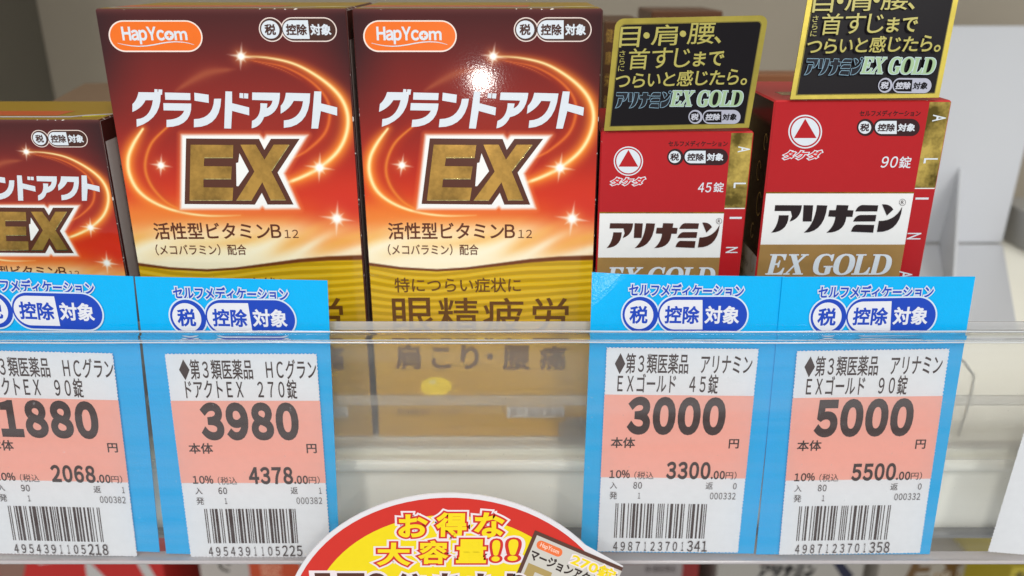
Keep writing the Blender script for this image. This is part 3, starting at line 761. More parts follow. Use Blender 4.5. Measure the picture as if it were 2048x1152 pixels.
# ------------------------------------------------------------------ black and gold pop cards
def pop_art(f, px, t):
    """f: face whose u,v match the first card's; px: enlarged view -> u,v of the first card"""
    BLACK = ink((18, 13, 17), .35, 'pop', .2); GOLD = ink((178, 168, 88), .35)
    W_, H_ = .0397, .0295
    def rr(i, r=.0022, n=6):
        P = []
        for cx, cy, a in ((W_-i-r, H_-i-r, 0), (i+r, H_-i-r, 90)): P += [(cx+r*math.cos(R(a+90*k/n)), cy+r*math.sin(R(a+90*k/n))) for k in range(n+1)]
        return P+[(i, i*.8), (W_-i, i*.8)]
    # the card itself: a thin sheet with both sides and an edge
    P = rr(0); n = len(P); T = .00035
    fr = [f.at(u, v, 0) for u, v in P]; bk = [f.at(u, v, -T) for u, v in P]
    grid_tri = tessellate_polygon([[Vector((a, b, 0)) for a, b in P]])
    faces = [tuple(q) for q in grid_tri]+[tuple(n+i for i in q[::-1]) for q in grid_tri]+[(i, (i+1) % n, n+(i+1) % n, n+i) for i in range(n)]
    mesh_obj('card_sheet', fr+bk, faces, foil((206, 186, 88), .38, 90, .72, .1), None, t)
    pr = Print(f, 4e-5); pr.poly(rr(.00135, .0012), ink((120, 108, 44), .35)); pr.poly(rr(.00160, .0011), BLACK); pr.build('black_panel', t)
    pr = Print(f, 9e-5)
    def tx(s, b, off=.004, **k): pr.text(s, b, GOLD, off=off, px=px, **k)
    tx('目', (265, 238, 445, 420)); tx('肩', (550, 218, 780, 405)); tx('腰', (872, 202, 1110, 392))
    pr.poly(circ(503, 315, 28), GOLD, px=px); pr.poly(circ(827, 300, 28), GOLD, px=px)
    pr.text('、', (1102, 322, 1168, 386), GOLD, off=.02, px=px)
    pr.text('さ', (262, 450, 312, 506), GOLD, px=px); pr.text('ら', (262, 517, 308, 574), GOLD, px=px); pr.text('に', (250, 585, 304, 632), GOLD, px=px)
    tx('首', (342, 430, 526, 618)); tx('す', (550, 424, 730, 606)); tx('じ', (752, 428, 895, 598)); tx('ま', (920, 460, 1030, 590), off=.02); tx('で', (1055, 455, 1192, 585), off=.02)
    xs = [(225, 355, 672, 775), (378, 490, 650, 778), (512, 628, 655, 768), (655, 757, 640, 765), (775, 915, 625, 765), (940, 1050, 630, 758), (1065, 1200, 625, 755), (1222, 1325, 612, 752), (1338, 1395, 695, 755)]
    for ch, (a, b, c, d) in zip('つらいと感じたら。', xs): pr.text(ch, (a, c, b, d), GOLD, off=.014, px=px)
    pr.build('gold_slogan', t)
    pr = Print(f, 9e-5)
    kana_logo(pr, (222, 822, 720, 962), ink((22, 24, 32)), px, outline=ink((130, 160, 178)), ow=.00016)
    pr.line([(712+13*math.cos(R(a)), 820+13*math.sin(R(a))) for a in range(0, 361, 30)], .00014, ink((130, 160, 178)), px=px)
    serif(pr, (708, 808, 1368, 943), ink((158, 184, 142)), px, outline=ink((186, 204, 204)), ow=.00042)
    pr.build('product_name', t)
    pr = Print(f, 9e-5); badge(pr, (864, 975, 1342, 1105), px, ink((176, 176, 190)), BLACK, edge=BLACK, ew=.02, t_dark=ink((196, 196, 206))); pr.build('tax_badge', t)
p1 = Vector((.0252, .2292, .0961)); U1 = Vector((.9985, -.0, .022)); V1 = Vector((.060, -.05, .995))
fP = Face(p1, U1, V1, o=(.045, .2292, .0961))
pxP = Z(1180, 0, .22461)(fP)
t = empty('pop_card', (.045, .2292, .0961)); pop_art(fP, pxP, t)
tag(t, 'black and gold pop card with rounded top fully in view above the 45錠 carton', 'pop card', 'black and gold pop cards on the red cartons')
p2 = Vector((.0752, .2292, .1046)); U2 = Vector((1.012, -.0, .012)); V2 = Vector((.135, .24, .985))
fP2 = Face(p2, U2, V2, o=(.095, .2292, .1046), bend=lambda u, v: .0012*math.sin(math.pi*min(1, max(0, v/.03))))
t = empty('pop_card', (.095, .2292, .1046)); pop_art(fP2, pxP, t)
tag(t, 'black and gold pop card cut by the top picture edge on the 90錠 carton', 'pop card', 'black and gold pop cards on the red cartons')

# ------------------------------------------------------------------ price cards
LEAN = R(4); CP = at_y(1024, 1110, .205)
VC = Vector((0, math.sin(LEAN), math.cos(LEAN)))
def frame(x0, y0, rot, off=0.0):
    """a face in the leaning plane of the price cards; x0,y0 in metres from its origin line"""
    c, s = math.cos(R(rot)), math.sin(R(rot))
    U = Vector((1, 0, 0))*c+VC*s; V = VC*c-Vector((1, 0, 0))*s; N = Vector((1, 0, 0)).cross(VC)
    p = CP+Vector((1, 0, 0))*x0+VC*y0+N*off
    return Face(p, U, V), p
L_W, L_H = .0422, .0652
# the third label is the one every measurement was read from
fL3, _ = frame(.0253, .0013, -.6)
zL = Z(1140, 540, .53097)(fL3)
CARD3, _ = frame(.0205, .0010, -.8)
zK = Z(1220, 550, .14648)(CARD3)
BLUE = ink((4, 174, 236), .13, 'blue', .28)
_n = BLUE.node_tree.nodes; _l = BLUE.node_tree.links      # a fine tooth in the coated card
_t = _n.new('ShaderNodeTexNoise'); _t.inputs['Scale'].default_value = 1700; _t.inputs['Detail'].default_value = 3
_c = _n.new('ShaderNodeTexCoord'); _b = _n.new('ShaderNodeBump'); _b.inputs['Strength'].default_value = .25; _b.inputs['Distance'].default_value = .0002
_l.new(_c.outputs['Object'], _t.inputs['Vector']); _l.new(_t.outputs['Fac'], _b.inputs['Height']); _l.new(_b.outputs[0], _n['Principled BSDF'].inputs['Normal']); PBLUE = ink((22, 66, 178), .3); PAPER = ink((236, 236, 238), .55); PINK = ink((250, 174, 156), .55); THERM = ink((58, 35, 30), .5, 'thermal', .2)
EANL = {'0': '0001101', '1': '0011001', '2': '0010011', '3': '0111101', '4': '0100011', '5': '0110001', '6': '0101111', '7': '0111011', '8': '0110111', '9': '0001011'}
EANP = {'4': 'LGLLGG'}
def ean(code):
    s = '101'
    for d, p in zip(code[1:7], EANP[code[0]]):
        L = EANL[d]; s += L if p == 'L' else ''.join('10'[int(c)] for c in L)[::-1]
    s += '01010'
    for d in code[7:]: s += ''.join('10'[int(c)] for c in EANL[d])
    return s+'101'
def edge_zig(W_, H_, r=.00022, pitch=.00105):
    P = []
    def run(a, b):
        n = int(round(math.hypot(b[0]-a[0], b[1]-a[1])/pitch)); dx, dy = (b[0]-a[0]), (b[1]-a[1]); L = math.hypot(dx, dy)
        nx, ny = -dy/L, dx/L
        for k in range(n):
            for t, o in ((0, 0), (.25, 1), (.5, 1.2), (.75, 1)):
                q = (k+t)/n; rr = r*o*random.uniform(.6, 1.2); P.append((a[0]+dx*q+nx*rr, a[1]+dy*q+ny*rr))
    run((0, 0), (W_, 0)); run((W_, 0), (W_, H_)); run((W_, H_), (0, H_)); run((0, H_), (0, 0))
    return P
def curled(x0, x1, amp):
    return lambda u, v: amp*(v/.087)**2
def corner_curl(u, v):
    t = max(0, .66*(v-.0862)-.75*(u-.014)); a = .0055
    return -(22*min(t, a)**2+.24*max(0, t-a))
def price_card(cx, cy, crot, lx, ly, lrot, l1, l2, price, taxed, qty, ret, serial, code, label, white_only=False, z=0, dz=0, sh=0., curl=None):
    F_, p = frame(cx, cy, crot, z)
    t = empty('price_card', p)
    F_.o = p
    W_, H_ = .0518, .0862+dz
    if not white_only:
        T = .0003; ns = 44; nu = 26
        P = []
        V = []; Fc = []
        if curl: F_.bend = curl
        for w in (0, -T):
            for j in range(ns+1):
                for i in range(nu+1): V.append(F_.at(W_*i/nu, H_*j/ns, w-.00025))
        M = (nu+1)*(ns+1); q = nu+1
        for j in range(ns):
            for i in range(nu):
                a = q*j+i; Fc.append((a, a+1, a+q+1, a+q)); Fc.append((M+a+1, M+a, M+a+q, M+a+q+1))
            a = q*j; Fc.append((a, a+q, M+a+q, M+a)); a += nu; Fc.append((a+q, a, M+a, M+a+q))
        for i in range(nu):
            Fc.append((i+1, i, M+i, M+i+1)); a = q*ns+i; Fc.append((a, a+1, M+a+1, M+a))
        mesh_obj('card_sheet', V, Fc, BLUE, None, t)
        # heading, drawn where it sits on the third card
        def k_(x, y):
            return zK(x, y)
        pr = Print(F_, 0.0)
        pr.text('セルフメディケーション', (258, 122, 1830, 300), PBLUE, off=.03, outlines=((.125, ink((206, 214, 226), .3)),), px=k_)
        badge(pr, (142, 276, 1893, 806), k_, PBLUE, ink((222, 222, 228), .3), edge=ink((206, 220, 234), .3), ew=.04, off=.03)
        pr.build('tax_badge', t)
    FL, q = frame(lx, ly, lrot, z+.00028); FL.o = p
    pr = Print(FL, 0.0); zz = edge_zig(L_W, L_H)
    tri = tessellate_polygon([[Vector((a, b, 0)) for a, b in zz]]); pr.put(zz, tri, PAPER); pr.up()
    sheet = pr.build('price_label', t)
    if white_only: return tag(t, label, 'price card')
    pr = Print(FL, 3e-5); px = zL
    y0 = px(400, 781)[1]; y1 = px(400, 470)[1]; e = .00012
    pr.poly([(e, y0), (L_W-e, y0), (L_W-e, y1), (e, y1)], PINK); pr.build('pink_band', sheet)
    px = lambda x, y: (zL(x, y)[0]+sh, zL(x, y)[1])
    pr = Print(FL, 6e-5)
    def tx(s, b, off=.0, m=THERM, **k): pr.text(s, b, m, off=off, px=px, fw=.07, **k)
    # first line: full-width cells
    def cells(s, x0, x1, ytop, ybot, off=.006):
        n = len(s); w = (x1-x0)/n; A = adv('漢')
        v0 = px((x0+x1)/2, ybot)[1]; v1 = px((x0+x1)/2, ytop)[1]
        for i, ch in enumerate(s):
            if ch == '　': continue
            V, Fc = glyph(ch, off)
            ua = px(x0+w*i, (ytop+ybot)/2)[0]; ub = px(x0+w*(i+1), (ytop+ybot)/2)[0]
            X = ua+(V[:, 0]+(A-adv(ch))/2)/A*(ub-ua); Y = v0+(V[:, 1]+.12)/1.0*(v1-v0)
            pr.put(list(zip(X, Y)), Fc, THERM, dk=(i % 2)*.5, H=_H[(ch, off)])
        pr.up()
    cells('◆'+l1, 168, 688, 312, 392, .012); cells(l2[0], 168, l2[1], 388, 465, .012)
    tx(price, (215, 476, 585, 620), off=.058)
    tx('本体', (153, 628, 245, 668), .02); tx('円', (597, 635, 635, 670), .02)
    tx('10%', (148, 751, 225, 782), .025, adv_k=.92); tx('（税込', (242, 756, 314, 786), -.002)
    tx(taxed, (362, 720, 528, 786), .038); tx('.00', (530, 754, 582, 786), .035); tx('円）', (585, 757, 626, 786), 0)
    tx('入', (150, 796, 177, 821)); tx(qty, (238, 796, 270, 821), .01); tx('返', (510, 797, 537, 823)); tx(ret, (613 if ret == '0' else 617, 800, 626, 823), .005)
    tx('発', (148, 832, 177, 860)); tx('1', (255, 836, 264, 858), .005); tx(serial, (526, 836, 622, 861), .0)
    for i, ch in enumerate(code[:10]): tx(ch, (162+28*i+(4 if ch == '1' else 0), 1020, 162+28*i+(12 if ch == '1' else 16), 1054), .012)
    tx(code[10:], (440, 1016, 515, 1057), .012)
    pr.build('lettering', sheet)
    pr = Print(FL, 6e-5); s = ean(code); x0, x1 = 168, 510; w = (x1-x0)/len(s); i = 0
    while i < len(s):
        if s[i] == '1':
            j = i
            while j < len(s) and s[j] == '1': j += 1
            ua = px(x0+w*i, 942)[0]; ub = px(x0+w*j, 942)[0]; va = px(340, 1008)[1]; vb = px(340, 878)[1]
            pr.put([(ua, va), (ub, va), (ub, vb), (ua, vb)], [(0, 1, 2, 3)], THERM); i = j
        else: i += 1
    pr.build('barcode', sheet)
    return tag(t, label, 'price card', 'blue price cards in the clear holder')
HC = '第３類医薬品　ＨＣグラン'; AL = '第３類医薬品　アリナミン'
price_card(-.1571, .0028, -2.2, -.1540, .0006, -1.4, HC, ('ドアクトＥＸ　９０錠', 555), '1880', '2068', '90', '1', '000382', '4954391105218', 'blue price card reading 1880, cut off by the left picture edge', z=.0, dz=-.0004, sh=.0011)
price_card(-.1034, .0003, -1.2, -.0961, -.0006, 0, HC, ('ドアクトＥＸ　２７０錠', 600), '3980', '4378', '60', '1', '000382', '4954391105225', 'blue price card reading 3980 in the clear shelf holder', sh=.0010)
price_card(.0205, .0010, -.8, .0253, .0013, -.6, AL, ('ＥＸゴールド　４５錠', 558), '3000', '3300', '80', '0', '000332', '4987123701341', 'blue price card reading 3000 beside the round promotional card', curl=corner_curl)
price_card(.0729, .0003, .1, .0794, .0004, .9, AL, ('ＥＸゴールド　９０錠', 558), '5000', '5500', '80', '0', '000332', '4987123701358', 'blue price card reading 5000 under the larger red carton', z=.0004)
price_card(0, 0, 0, .1417, .0012, -5.5+0, '', ('', 0), '', '', '', '', '', '', 'blank white perforated price slip at the right picture edge', True)

# ------------------------------------------------------------------ clear holder rail
rail = empty('label_holder', (0, .2, -.03))
film = clear_film('clear_front_film', (.985, .99, .99), .055, (.86, .88, .9), .07, .8)
back = frosted('clear_back_wall', .36, .15, (.97, .97, .96), .10)
lipm = glassy('clear_plastic_lip', .06)
streaks(film, 0, .03, .085); streaks(back, 0, .05, .19)
def plane_pt(x, h, d):   # x, height along the leaning plane, distance in front of the cards
    return CP+Vector((x, 0, 0))+VC*h+Vector((0, -math.cos(LEAN), math.sin(LEAN)))*d-rail.location
def sheet(name, x0, x1, h0, h1, d, mat):
    return mesh_obj(name, [plane_pt(x0, h0, d), plane_pt(x1, h0, d), plane_pt(x1, h1, d), plane_pt(x0, h1, d)], [(0, 1, 2, 3)], mat, None, rail)
fr_, _ = frame(0, 0, 0, .0022)
h_lo = -.0004; h_hi = fr_.px(1024, 680)[1]; h_lip = fr_.px(1024, 664)[1]
sheet('front_film', -.30, .30, h_lo, h_hi, .0022, film)
def bar(name, h0, h1, d0, d1, mat, b=.0004):
    V, Fc, T = bevel_box(-.30, .30, d0, d1, h0, h1, b)
    V = [plane_pt(x, h, d) for x, d, h in V]
    o = mesh_obj(name, V, Fc, mat, None, rail)
    import bmesh
    bm = bmesh.new(); bm.from_mesh(o.data); bmesh.ops.recalc_face_normals(bm, faces=bm.faces); bm.to_mesh(o.data); bm.free(); return o
bar('top_lip', h_hi, h_lip, .0016, .0034, lipm, .0006)
rim = clear_film('pale_lip_glint', (.9, .92, .94), .42, (.9, .9, .9), .12, 3.0)  # pale rods added to draw bright highlight lines along the lip
for k_, h_ in enumerate((h_hi-.0002, h_lip+.0002)):
    tube_obj('lip_glint_rod', [plane_pt(-.30+.005*j, h_+.00009*math.sin(j*.31+k_)+.00004*math.sin(j*.83), .0036-.0012*k_+.00006*math.sin(j*.47)) for j in range(121)], .00028, rim, rail, 8)
bar('bottom_lip', h_lo-.0014, h_lo-.0001, -.0030, .0024, clear_film('milky_bottom_lip', (.85, .8, .8), .5, (.84, .78, .78), .1), .0004)
fr2, _ = frame(0, 0, 0, -.0030)
hb = fr2.px(1024, 660)[1]; ht = fr2.px(1024, 643)[1]
sheet('back_wall_panel', -.30, .30, .030, hb, -.0030, back)
bar('back_wall_edge', hb, ht, -.0034, -.0026, clear_film('milky_edge', (.9, .9, .9), .42, (.7, .69, .68), .15, 1.5), .0002)
hs0 = fr2.px(1024, 812)[1]; hs1 = fr2.px(1024, 793)[1]
bar('back_wall_step', hs0, hs1, -.0042, -.0032, clear_film('milky_step', (.95, .95, .95), .22, (.72, .69, .66), .2, 1.0), .0003)
tag(rail, 'long clear plastic label holder clipped along the white shelf edge', 'label holder')

# clear divider feet and bracket seen through the holder
clr = clear_film('clear_divider', (.82, .8, .78), .20, (.72, .71, .69), .1, 1.0)
def divider(x, label, w=.010):
    t = empty('shelf_divider', (x, .226, 0))
    box_obj('upright', (-.0006, .0006, -.002, .0018, .0003, .040), .0002, clr, t)
    box_obj('foot', (-w, -.0008, -.0018, .0008, .0003, .0075), .0004, clr, t)
    box_obj('clip', (-w*.8, -.002, -.0024, -.0019, .0078, .0105), .0002, clr, t)
    return tag(t, label, 'shelf divider')
divider(.0243, 'clear plastic divider foot between the tall red carton and the 45錠 carton')
t = empty('wire_bracket', (.125, .225, 0))
q = [at_y(x, y, .226)-t.location for x, y in ((1840, 690), (1900, 702), (1925, 722), (1944, 748), (1940, 775), (1930, 812), (1918, 850), (1912, 868))]
tube_obj('bent_rod', q, .00045, clear_film('grey_clear_rod', (.8, .8, .8), .3, (.5, .5, .49)), t, 8)
tag(t, 'thin bent clear bracket behind the holder right of the 5000 card', 'bracket')

# ------------------------------------------------------------------ white plastic riser on the right
ris = empty('display_riser', (.245, .43, 0)); O = ris.location
wp = painted('white_moulded_plastic', (200, 202, 207), .38, .02, 12, .03)
def slab(name, quad, th, n, mat, parent):
    """a quad given thickness th along -n"""
    n = Vector(n).normalized(); V = [Vector(p) for p in quad]+[Vector(p)-n*th for p in quad]
    o = mesh_obj(name, V, [(0, 1, 2, 3), (7, 6, 5, 4), (0, 4, 5, 1), (1, 5, 6, 2), (2, 6, 7, 3), (3, 7, 4, 0)], mat, None, parent)
    import bmesh
    bm = bmesh.new(); bm.from_mesh(o.data)
    bmesh.ops.bevel(bm, geom=list(bm.edges), offset=.0008, segments=3, affect='EDGES')
    bmesh.ops.recalc_face_normals(bm, faces=bm.faces); bm.to_mesh(o.data); bm.free()
    o.data.polygons.foreach_set('use_smooth', [False]*len(o.data.polygons)); return o
a = at_z(2005, 487, .0015)-O; bL = Vector((a.x-.085, a.y, a.z))
tl = at_y(1700, 55, .445)-O; tr_ = at_y(2110, 52, .445)-O
mid = at_y(2075, 310, .437)-O
slab('back_panel', [bL, a, mid+Vector((.0, 0, 0)), tr_, (bL.x, .015, tr_.z)][:5] if False else [bL, a, tr_, (bL.x, tr_.y, tr_.z)], .002, (0, -1, 0), wp, ris)
fr0 = at_z(2036, 660, .0015)-O
slab('base_plate', [(bL.x, fr0.y, .0015), (fr0.x, fr0.y, .0015), (a.x, a.y-.0005, .0015), (bL.x, a.y-.0005, .0015)], .0014, (0, 0, 1), wp, ris)
f1 = at_y(1925, 330, .434)-O; f2 = at_z(1921, 489, .0016)-O; f3 = at_z(1913, 560, .0016)-O
V = [f1, f2, f3]; V = [Vector(p) for p in V]; off_ = Vector((-.0016, 0, 0))
r1 = at_z(1896, 489, .0016)-O; r2 = at_z(1908, 640, .0016)-O; r0 = Vector((r1.x+.006, f1.y, f1.z))
V = [Vector((r0.x, .003, f1.z)), Vector((r1.x, -.001, .002)), Vector((r2.x, r2.y, .002))]
V2 = V+[p+off_ for p in V]
mesh_obj('triangular_rib', V2, [(0, 1, 2), (5, 4, 3), (0, 2, 5, 3), (0, 3, 4, 1), (1, 4, 5, 2)], wp, None, ris)
tag(ris, 'white moulded plastic display riser with a triangular rib', 'display riser')
# fallen slip of brown card at the far right
t = box_obj('brown_carton', (.248, .30, .33, .36, .0004, .010), .0005, painted('brown_card', (120, 78, 58), .5)); tag(t, 'low brown carton in front of the grey tray at the right picture edge', 'box')

h = at_y(2035, 440, .39).z
t = empty('plastic_tray', (.335, .39, 0))
box_obj('tray_side', (-.068, .07, 0, .003, .0003, h), .0008, painted('grey_tray_plastic', (150, 148, 144), .45), t)
box_obj('tray_rim', (-.069, .071, -.0012, .0042, h+.0001, h+.0016), .0005, painted('dark_tray_rim', (84, 80, 78), .45), t)
box_obj('tray_back', (-.068, .07, .0044, .06, .0003, h-.004), .0008, painted('grey_tray_plastic', (150, 148, 144), .45), t)
tag(t, 'grey plastic tray behind the white riser at the right picture edge', 'tray')

# ------------------------------------------------------------------ cartons standing behind
def rear_carton(x0, x1, ytop_px, Y, dep, face_rgb, band_rgb, label, lines=3, px_mid=1300):
    h = at_y(px_mid, ytop_px, Y).z; t = empty('rear_carton', ((x0+x1)/2, Y, 0)); hw = (x1-x0)/2
    box_obj('carton_body', (-hw, hw, 0, dep, .0003, h), .0006, None, t, {'*': ink(face_rgb, .4), 'e': worn(face_rgb, fleck=(150, 110, 60), thr=.68)})
    f = Face((-hw, 0, 0), (1, 0, 0), (0, 0, 1), (0, 0, 0)); pr = Print(f)
    for k in range(lines):
        y = h-.0025-.0075*k
        pr.text('健康栄養錠剤配合強'[k % 3:k % 3+5], (hw*.12, y, hw*1.88, y-.0045), ink(band_rgb, .4))
    pr.build('lettering', t)
    return tag(t, label, 'medicine box')
xa = at_y(1206, 100, .30).x; xb = at_y(1290, 100, .30).x
rear_carton(xa, xb, 42, .30, .04, (84, 56, 34), (168, 134, 60), 'brown carton with gold print half hidden behind the upright pop card', 14, 1240)
xa = at_y(1303, 30, .36).x; xb = at_y(1446, 30, .36).x
rear_carton(xa, xb, 22, .36, .04, (92, 58, 36), (176, 150, 110), 'brown carton whose top edge shows above the upright pop card', 2, 1375)
xa = at_y(1440, 145, .33).x; xb = at_y(1760, 145, .33).x
h = at_y(1550, 149, .33).z
t = empty('rear_carton', ((xa+xb)/2, .33, 0)); hw = (xb-xa)/2
box_obj('carton_body', (-hw, hw, 0, .014, .0003, h), .0006, None, t, {'*': ink((150, 140, 128), .5), 'e': ink((128, 84, 54), .5), 'z1': ink((134, 90, 62), .5)})
pr = Print(Face((-hw, 0, 0), (1, 0, 0), (0, 0, 1), (0, 0, 0))); pr.poly([(0.0004, h-.004), (2*hw-.0004, h-.004), (2*hw-.0004, h-.0006), (.0004, h-.0006)], ink((132, 82, 50), .5)); pr.build('brown_band', t)
tag(t, 'pale carton with an orange brown top band behind the 90錠 carton', 'medicine box')
# low cartons behind the short carton on the left
xa = at_y(100, 185, .31).x; xb = at_y(330, 185, .31).x
h = at_y(200, 203, .31).z
t = empty('rear_carton', ((xa+xb)/2, .31, 0)); hw = (xb-xa)/2
box_obj('carton_body', (-hw, hw, 0, .06, .0003, h), .0006, None, t, {'*': ink((112, 92, 74), .5), 'z1': ink((126, 102, 80), .5)})
t.rotation_euler = (0, 0, R(14))
pr = Print(Face((-hw, 0, 0), (1, 0, 0), (0, 0, 1), (0, 0, 0))); pr.poly([(.003, h-.006), (2*hw-.003, h-.006), (2*hw-.003, h-.004), (.003, h-.004)], ink((176, 150, 110), .5)); pr.build('pale_band', t)
tag(t, 'tan carton lying behind the short dark red carton on the left', 'medicine box')

# ------------------------------------------------------------------ lower shelf
LY = .40; LZ = -.2998
def low_carton(px0, px1, top_px, label, body, edges=None, yaw=0, Y=LY, lean=0):
    a = at_y(px0, 1130, Y); b = at_y(px1, 1130, Y); h = at_y((px0+px1)/2, top_px, Y).z-LZ
    t = empty('medicine_carton', ((a.x+b.x)/2, Y, LZ), (0, 0, R(yaw))); hw = (b.x-a.x)/2
    box_obj('carton_body', (-hw, hw, 0, .05, 0, h), .0006, None, t, {'*': ink(body, .35), 'e': worn(edges or body, thr=.62)})
    f = Face((-hw, 0, 0), (1, 0, 0), (0, 0, 1), (0, 0, 0)); tag(t, label, 'medicine box')
    return t, f, hw*2, h
t, f, w, h = low_carton(-10, 325, 1112, 'red and white carton on the lower shelf under the 1880 price card', (202, 42, 38))
pr = Print(f); wt = ink((206, 200, 196)); pr.poly([(.001, h-.001), (.020, h-.001), (.013, h-.02), (.001, h-.02)], ink((150, 110, 96)))
pr.poly([(.022, h-.0008), (.058, h-.0008), (.026, h-.006)], wt); pr.poly([(.082, h-.0008), (.088, h-.0008), (.098, h-.03), (.091, h-.03)], wt)
pr.poly([(.053, h-.005), (.056, h-.004), (.066, h-.02), (.052, h-.02)], wt)
pr.text('さプ', (.030, h-.0006, .046, h-.004), ink((50, 36, 34)), off=.04); pr.build('front_print', t)
t, f, w, h = low_carton(395, 605, 1115, 'white and orange carton on the lower shelf under the 3980 price card', (196, 186, 178), yaw=-3)
pr = Print(f); pr.poly([(.030, h-.0008), (w-.001, h-.0008), (w-.001, h-.04), (.030, h-.04)], ink((204, 78, 40)))
pr.text('錠', (.036, h-.003, .050, h-.014), ink((226, 150, 120)), off=.02); pr.text('で', (.008, h-.001, .020, h-.011), ink((66, 60, 50)), off=.03); pr.build('front_print', t)
t, f, w, h = low_carton(1215, 1400, 1117, 'red carton with a pale label on the lower shelf under the 3000 price card', (150, 44, 42), yaw=2)
pr = Print(f); pr.poly([(.006, h-.003), (w-.010, h-.003), (w-.010, h-.04), (.006, h-.04)], ink((168, 158, 156))); pr.text('第3類医薬品', (.022, h-.005, w-.014, h-.010), ink((90, 78, 78)), off=.02); pr.build('front_print', t)
t, f, w, h = low_carton(1435, 1730, 1117, 'white carton with black katakana name on the lower shelf', (178, 172, 164))
pr = Print(f); kana_logo(pr, (0, 0, 1, 1), ink((30, 26, 28)), lambda x, y: (.024+.034*x, h-.0045-.0095*y)); pr.poly([(.066, h-.001), (.072, h-.001), (.081, h-.012), (.077, h-.018)], ink((36, 36, 60)))
pr.text('タケダ', (.024, h-.0015, .034, h-.0035), ink((200, 80, 70)), off=.03); serif(pr, (.026, h-.016, .06, h-.024), ink((190, 150, 90)), lambda x, y: (x, y)); pr.build('front_print', t)
t, f, w, h = low_carton(1755, 2010, 1112, 'white carton with large bronze letters EX PLUS on the lower shelf', (176, 168, 158), yaw=4)
pr = Print(f); pr.text('EX', (.016, h-.001, .056, h-.018), ink((112, 82, 48)), off=.06, shear=.2, fw=.2); pr.text('PLUS', (.034, h-.012, .064, h-.0185), ink((150, 120, 84)), off=.03, fw=.2, outlines=((.1, ink((206, 200, 190))),)); pr.build('front_print', t)
t, f, w, h = low_carton(2020, 2200, 1130, 'yellow carton in the bottom right picture corner', (190, 170, 50), yaw=6, Y=.37)
pr = Print(f); pr.text('お得', (.002, h-.002, .020, h-.012), ink((60, 50, 30)), off=.03); pr.build('front_print', t)

# ------------------------------------------------------------------ round promotional card
PC = Vector((-.0168, .19, -.0431))
t = empty('promo_card', PC); fQ = Face(PC, o=PC)
zQ = Z(560, 960, .3418)(fQ)
RO = .0490
def wedge(r, dx=0, dy=0, n=90): return [(dx+r*math.cos(2*math.pi*k/n), dy+r*math.sin(2*math.pi*k/n)) for k in range(n)]
corner = [zQ(1590, 268), zQ(2008, 503), zQ(1962, 620), zQ(1800, 800)]
pts = wedge(RO)
def solid(pts, th, mat, name):
    n = len(pts); tri = [tuple(q) for q in tessellate_polygon([[Vector((a, b, 0)) for a, b in pts]])]
    V = [fQ.at(a, b, 0) for a, b in pts]+[fQ.at(a, b, -th) for a, b in pts]
    return mesh_obj(name, V, tri+[tuple(n+i for i in q[::-1]) for q in tri]+[(i, (i+1) % n, n+(i+1) % n, n+i) for i in range(n)], mat, None, t)
CARDW = ink((226, 222, 224), .4)
solid(pts, .0005, CARDW, 'card_disc')
pr = Print(fQ, 2e-5); pr.poly(corner, CARDW); pr.build('pack_corner', t)
pr = Print(fQ, 4e-5); pr.poly(wedge(RO-.0013), ink((208, 46, 34), .35)); 
ye = [zQ(*p) for p in ((270, 530), (440, 370), (660, 260), (1010, 200), (1330, 265), (1460, 330))]
A_ = np.array([[2*a, 2*b, 1] for a, b in ye]); B_ = np.array([a*a+b*b for a, b in ye]); s_ = np.linalg.lstsq(A_, B_, rcond=None)[0]
ry = math.sqrt(s_[2]+s_[0]**2+s_[1]**2)
pr.poly(wedge(ry, s_[0], s_[1]), ink((240, 214, 10), .35)); pr.build('red_and_yellow_print', t)
pr = Print(fQ, 8e-5)
YT = ink((244, 216, 20), .35); RT = ink((206, 44, 36), .35); WT = ink((236, 222, 224), .35)
def pop_text(s, boxes, o1, o2, off=.035):
    for (oo, m) in ((o2, WT), (o1, RT), (off, YT)):
        for i, (ch, b) in enumerate(zip(s, boxes)):
            V, Fc = glyph(ch, off); lo, hi = V.min(0), V.max(0); V2, F2 = glyph(ch, oo)
            u0, v1 = zQ(b[0], b[1]); u1, v0 = zQ(b[2], b[3])
            X = u0+(V2[:, 0]-lo[0])/(hi[0]-lo[0])*(u1-u0); Y = v0+(V2[:, 1]-lo[1])/(hi[1]-lo[1])*(v1-v0)
            X = X+(Y-v0)*.05
            pr.put(list(zip(X, Y)), F2, m, dk=(i % 2)*.5, H=_H[(ch, oo)])
        pr.up()
pop_text('お得な', [(685, 200, 865, 335), (905, 188, 1090, 332), (1130, 188, 1310, 335)], .10, .165)
pop_text('大容量!!', [(555, 365, 765, 500), (800, 352, 985, 490), (1025, 345, 1205, 485), (1235, 350, 1285, 475), (1330, 345, 1390, 472)], .10, .165)
pr.build('yellow_headline', t)
pr = Print(fQ, 8e-5)
DB = ink((84, 44, 30), .35)
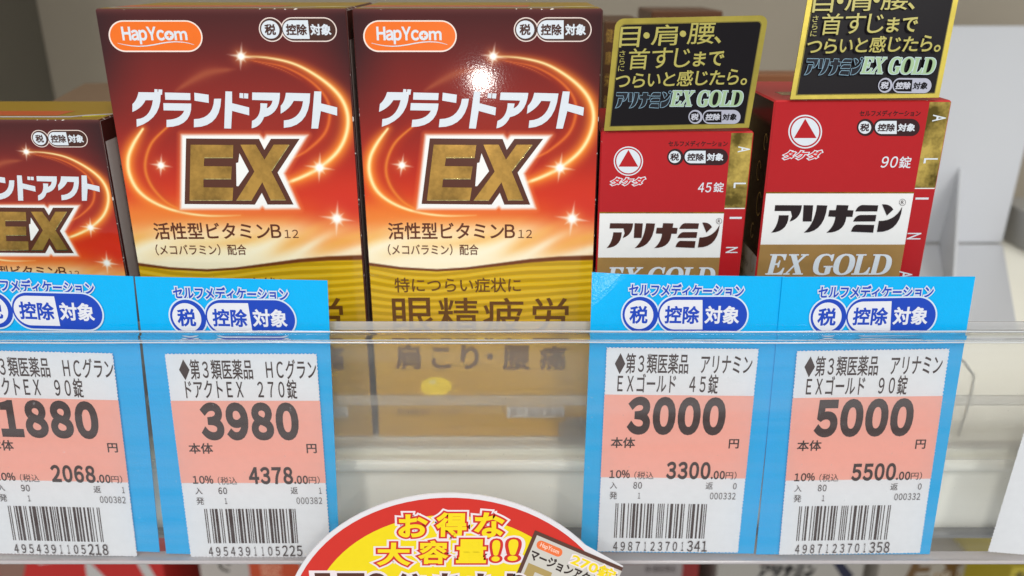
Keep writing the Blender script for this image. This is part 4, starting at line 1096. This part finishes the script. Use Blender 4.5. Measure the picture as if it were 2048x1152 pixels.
for ch, a, b in (('1', 210, 300), ('日', 340, 500), ('2', 520, 640), ('錠', 680, 860), ('あ', 900, 1060), ('た', 1110, 1280), ('り', 1320, 1450)):
    pr.text(ch, (a, 543, b, 700), DB, off=.05, outlines=((.12, WT),), px=zQ)
pr.build('brown_headline', t)
# printed picture of a carton, turned clockwise
pr = Print(fQ, 1.2e-4)
def rz(x, y, a=23.0):      # coordinates along the turned picture, origin at its upper left corner
    c, s = math.cos(R(a)), math.sin(R(a)); return zQ(1492+x*c-y*s, 292+x*s+y*c)
pr.poly([(0, 0), (560, 0), (560, 420), (0, 420)], ink((92, 58, 46)), px=rz); pr.poly([(22, 22), (560, 22), (560, 420), (22, 420)], ink((206, 200, 190)), px=rz)
pr.poly(capsule(40, 40, 200, 92), ink((238, 116, 60)), px=rz)
def rtext(pr, s, x0, y0, x1, y1, m, off, outl=(), a=23.0):
    pen = 0; it = []
    for ch in s: it.append((ch, pen)); pen += adv(ch)
    A = np.vstack([glyph(c, off)[0]+np.array([p, 0]) for c, p in it]); lo, hi = A.min(0), A.max(0)
    for oo, mm in list(outl)+[(off, m)]:
        for i, (c, p) in enumerate(it):
            V, Fc = glyph(c, oo)
            uv = [rz(x0+(v[0]+p-lo[0])/(hi[0]-lo[0])*(x1-x0), y1-(v[1]-lo[1])/(hi[1]-lo[1])*(y1-y0), a) for v in V]
            pr.put(uv, Fc, mm, dk=(i % 2)*.5, H=_H[(c, oo)])
        pr.up()
rtext(pr, 'HapYcom', 62, 50, 180, 84, ink((250, 210, 190)), .02)
rtext(pr, 'マージョンアクト', 32, 105, 455, 168, ink((50, 36, 32)), .035)
pr.poly([(40, 190), (190, 190), (190, 225), (95, 225), (95, 420), (40, 420)], ink((176, 150, 90)), px=rz); pr.poly([(250, 200), (310, 200), (400, 420), (340, 420)], ink((176, 150, 90)), px=rz)
rtext(pr, '270錠', 262, 28, 540, 104, YT, .03, ((.085, RT), (.12, WT)))
pr.build('pack_picture', t)
tag(t, 'round red and yellow promotional card hanging at the bottom centre', 'promotional card')
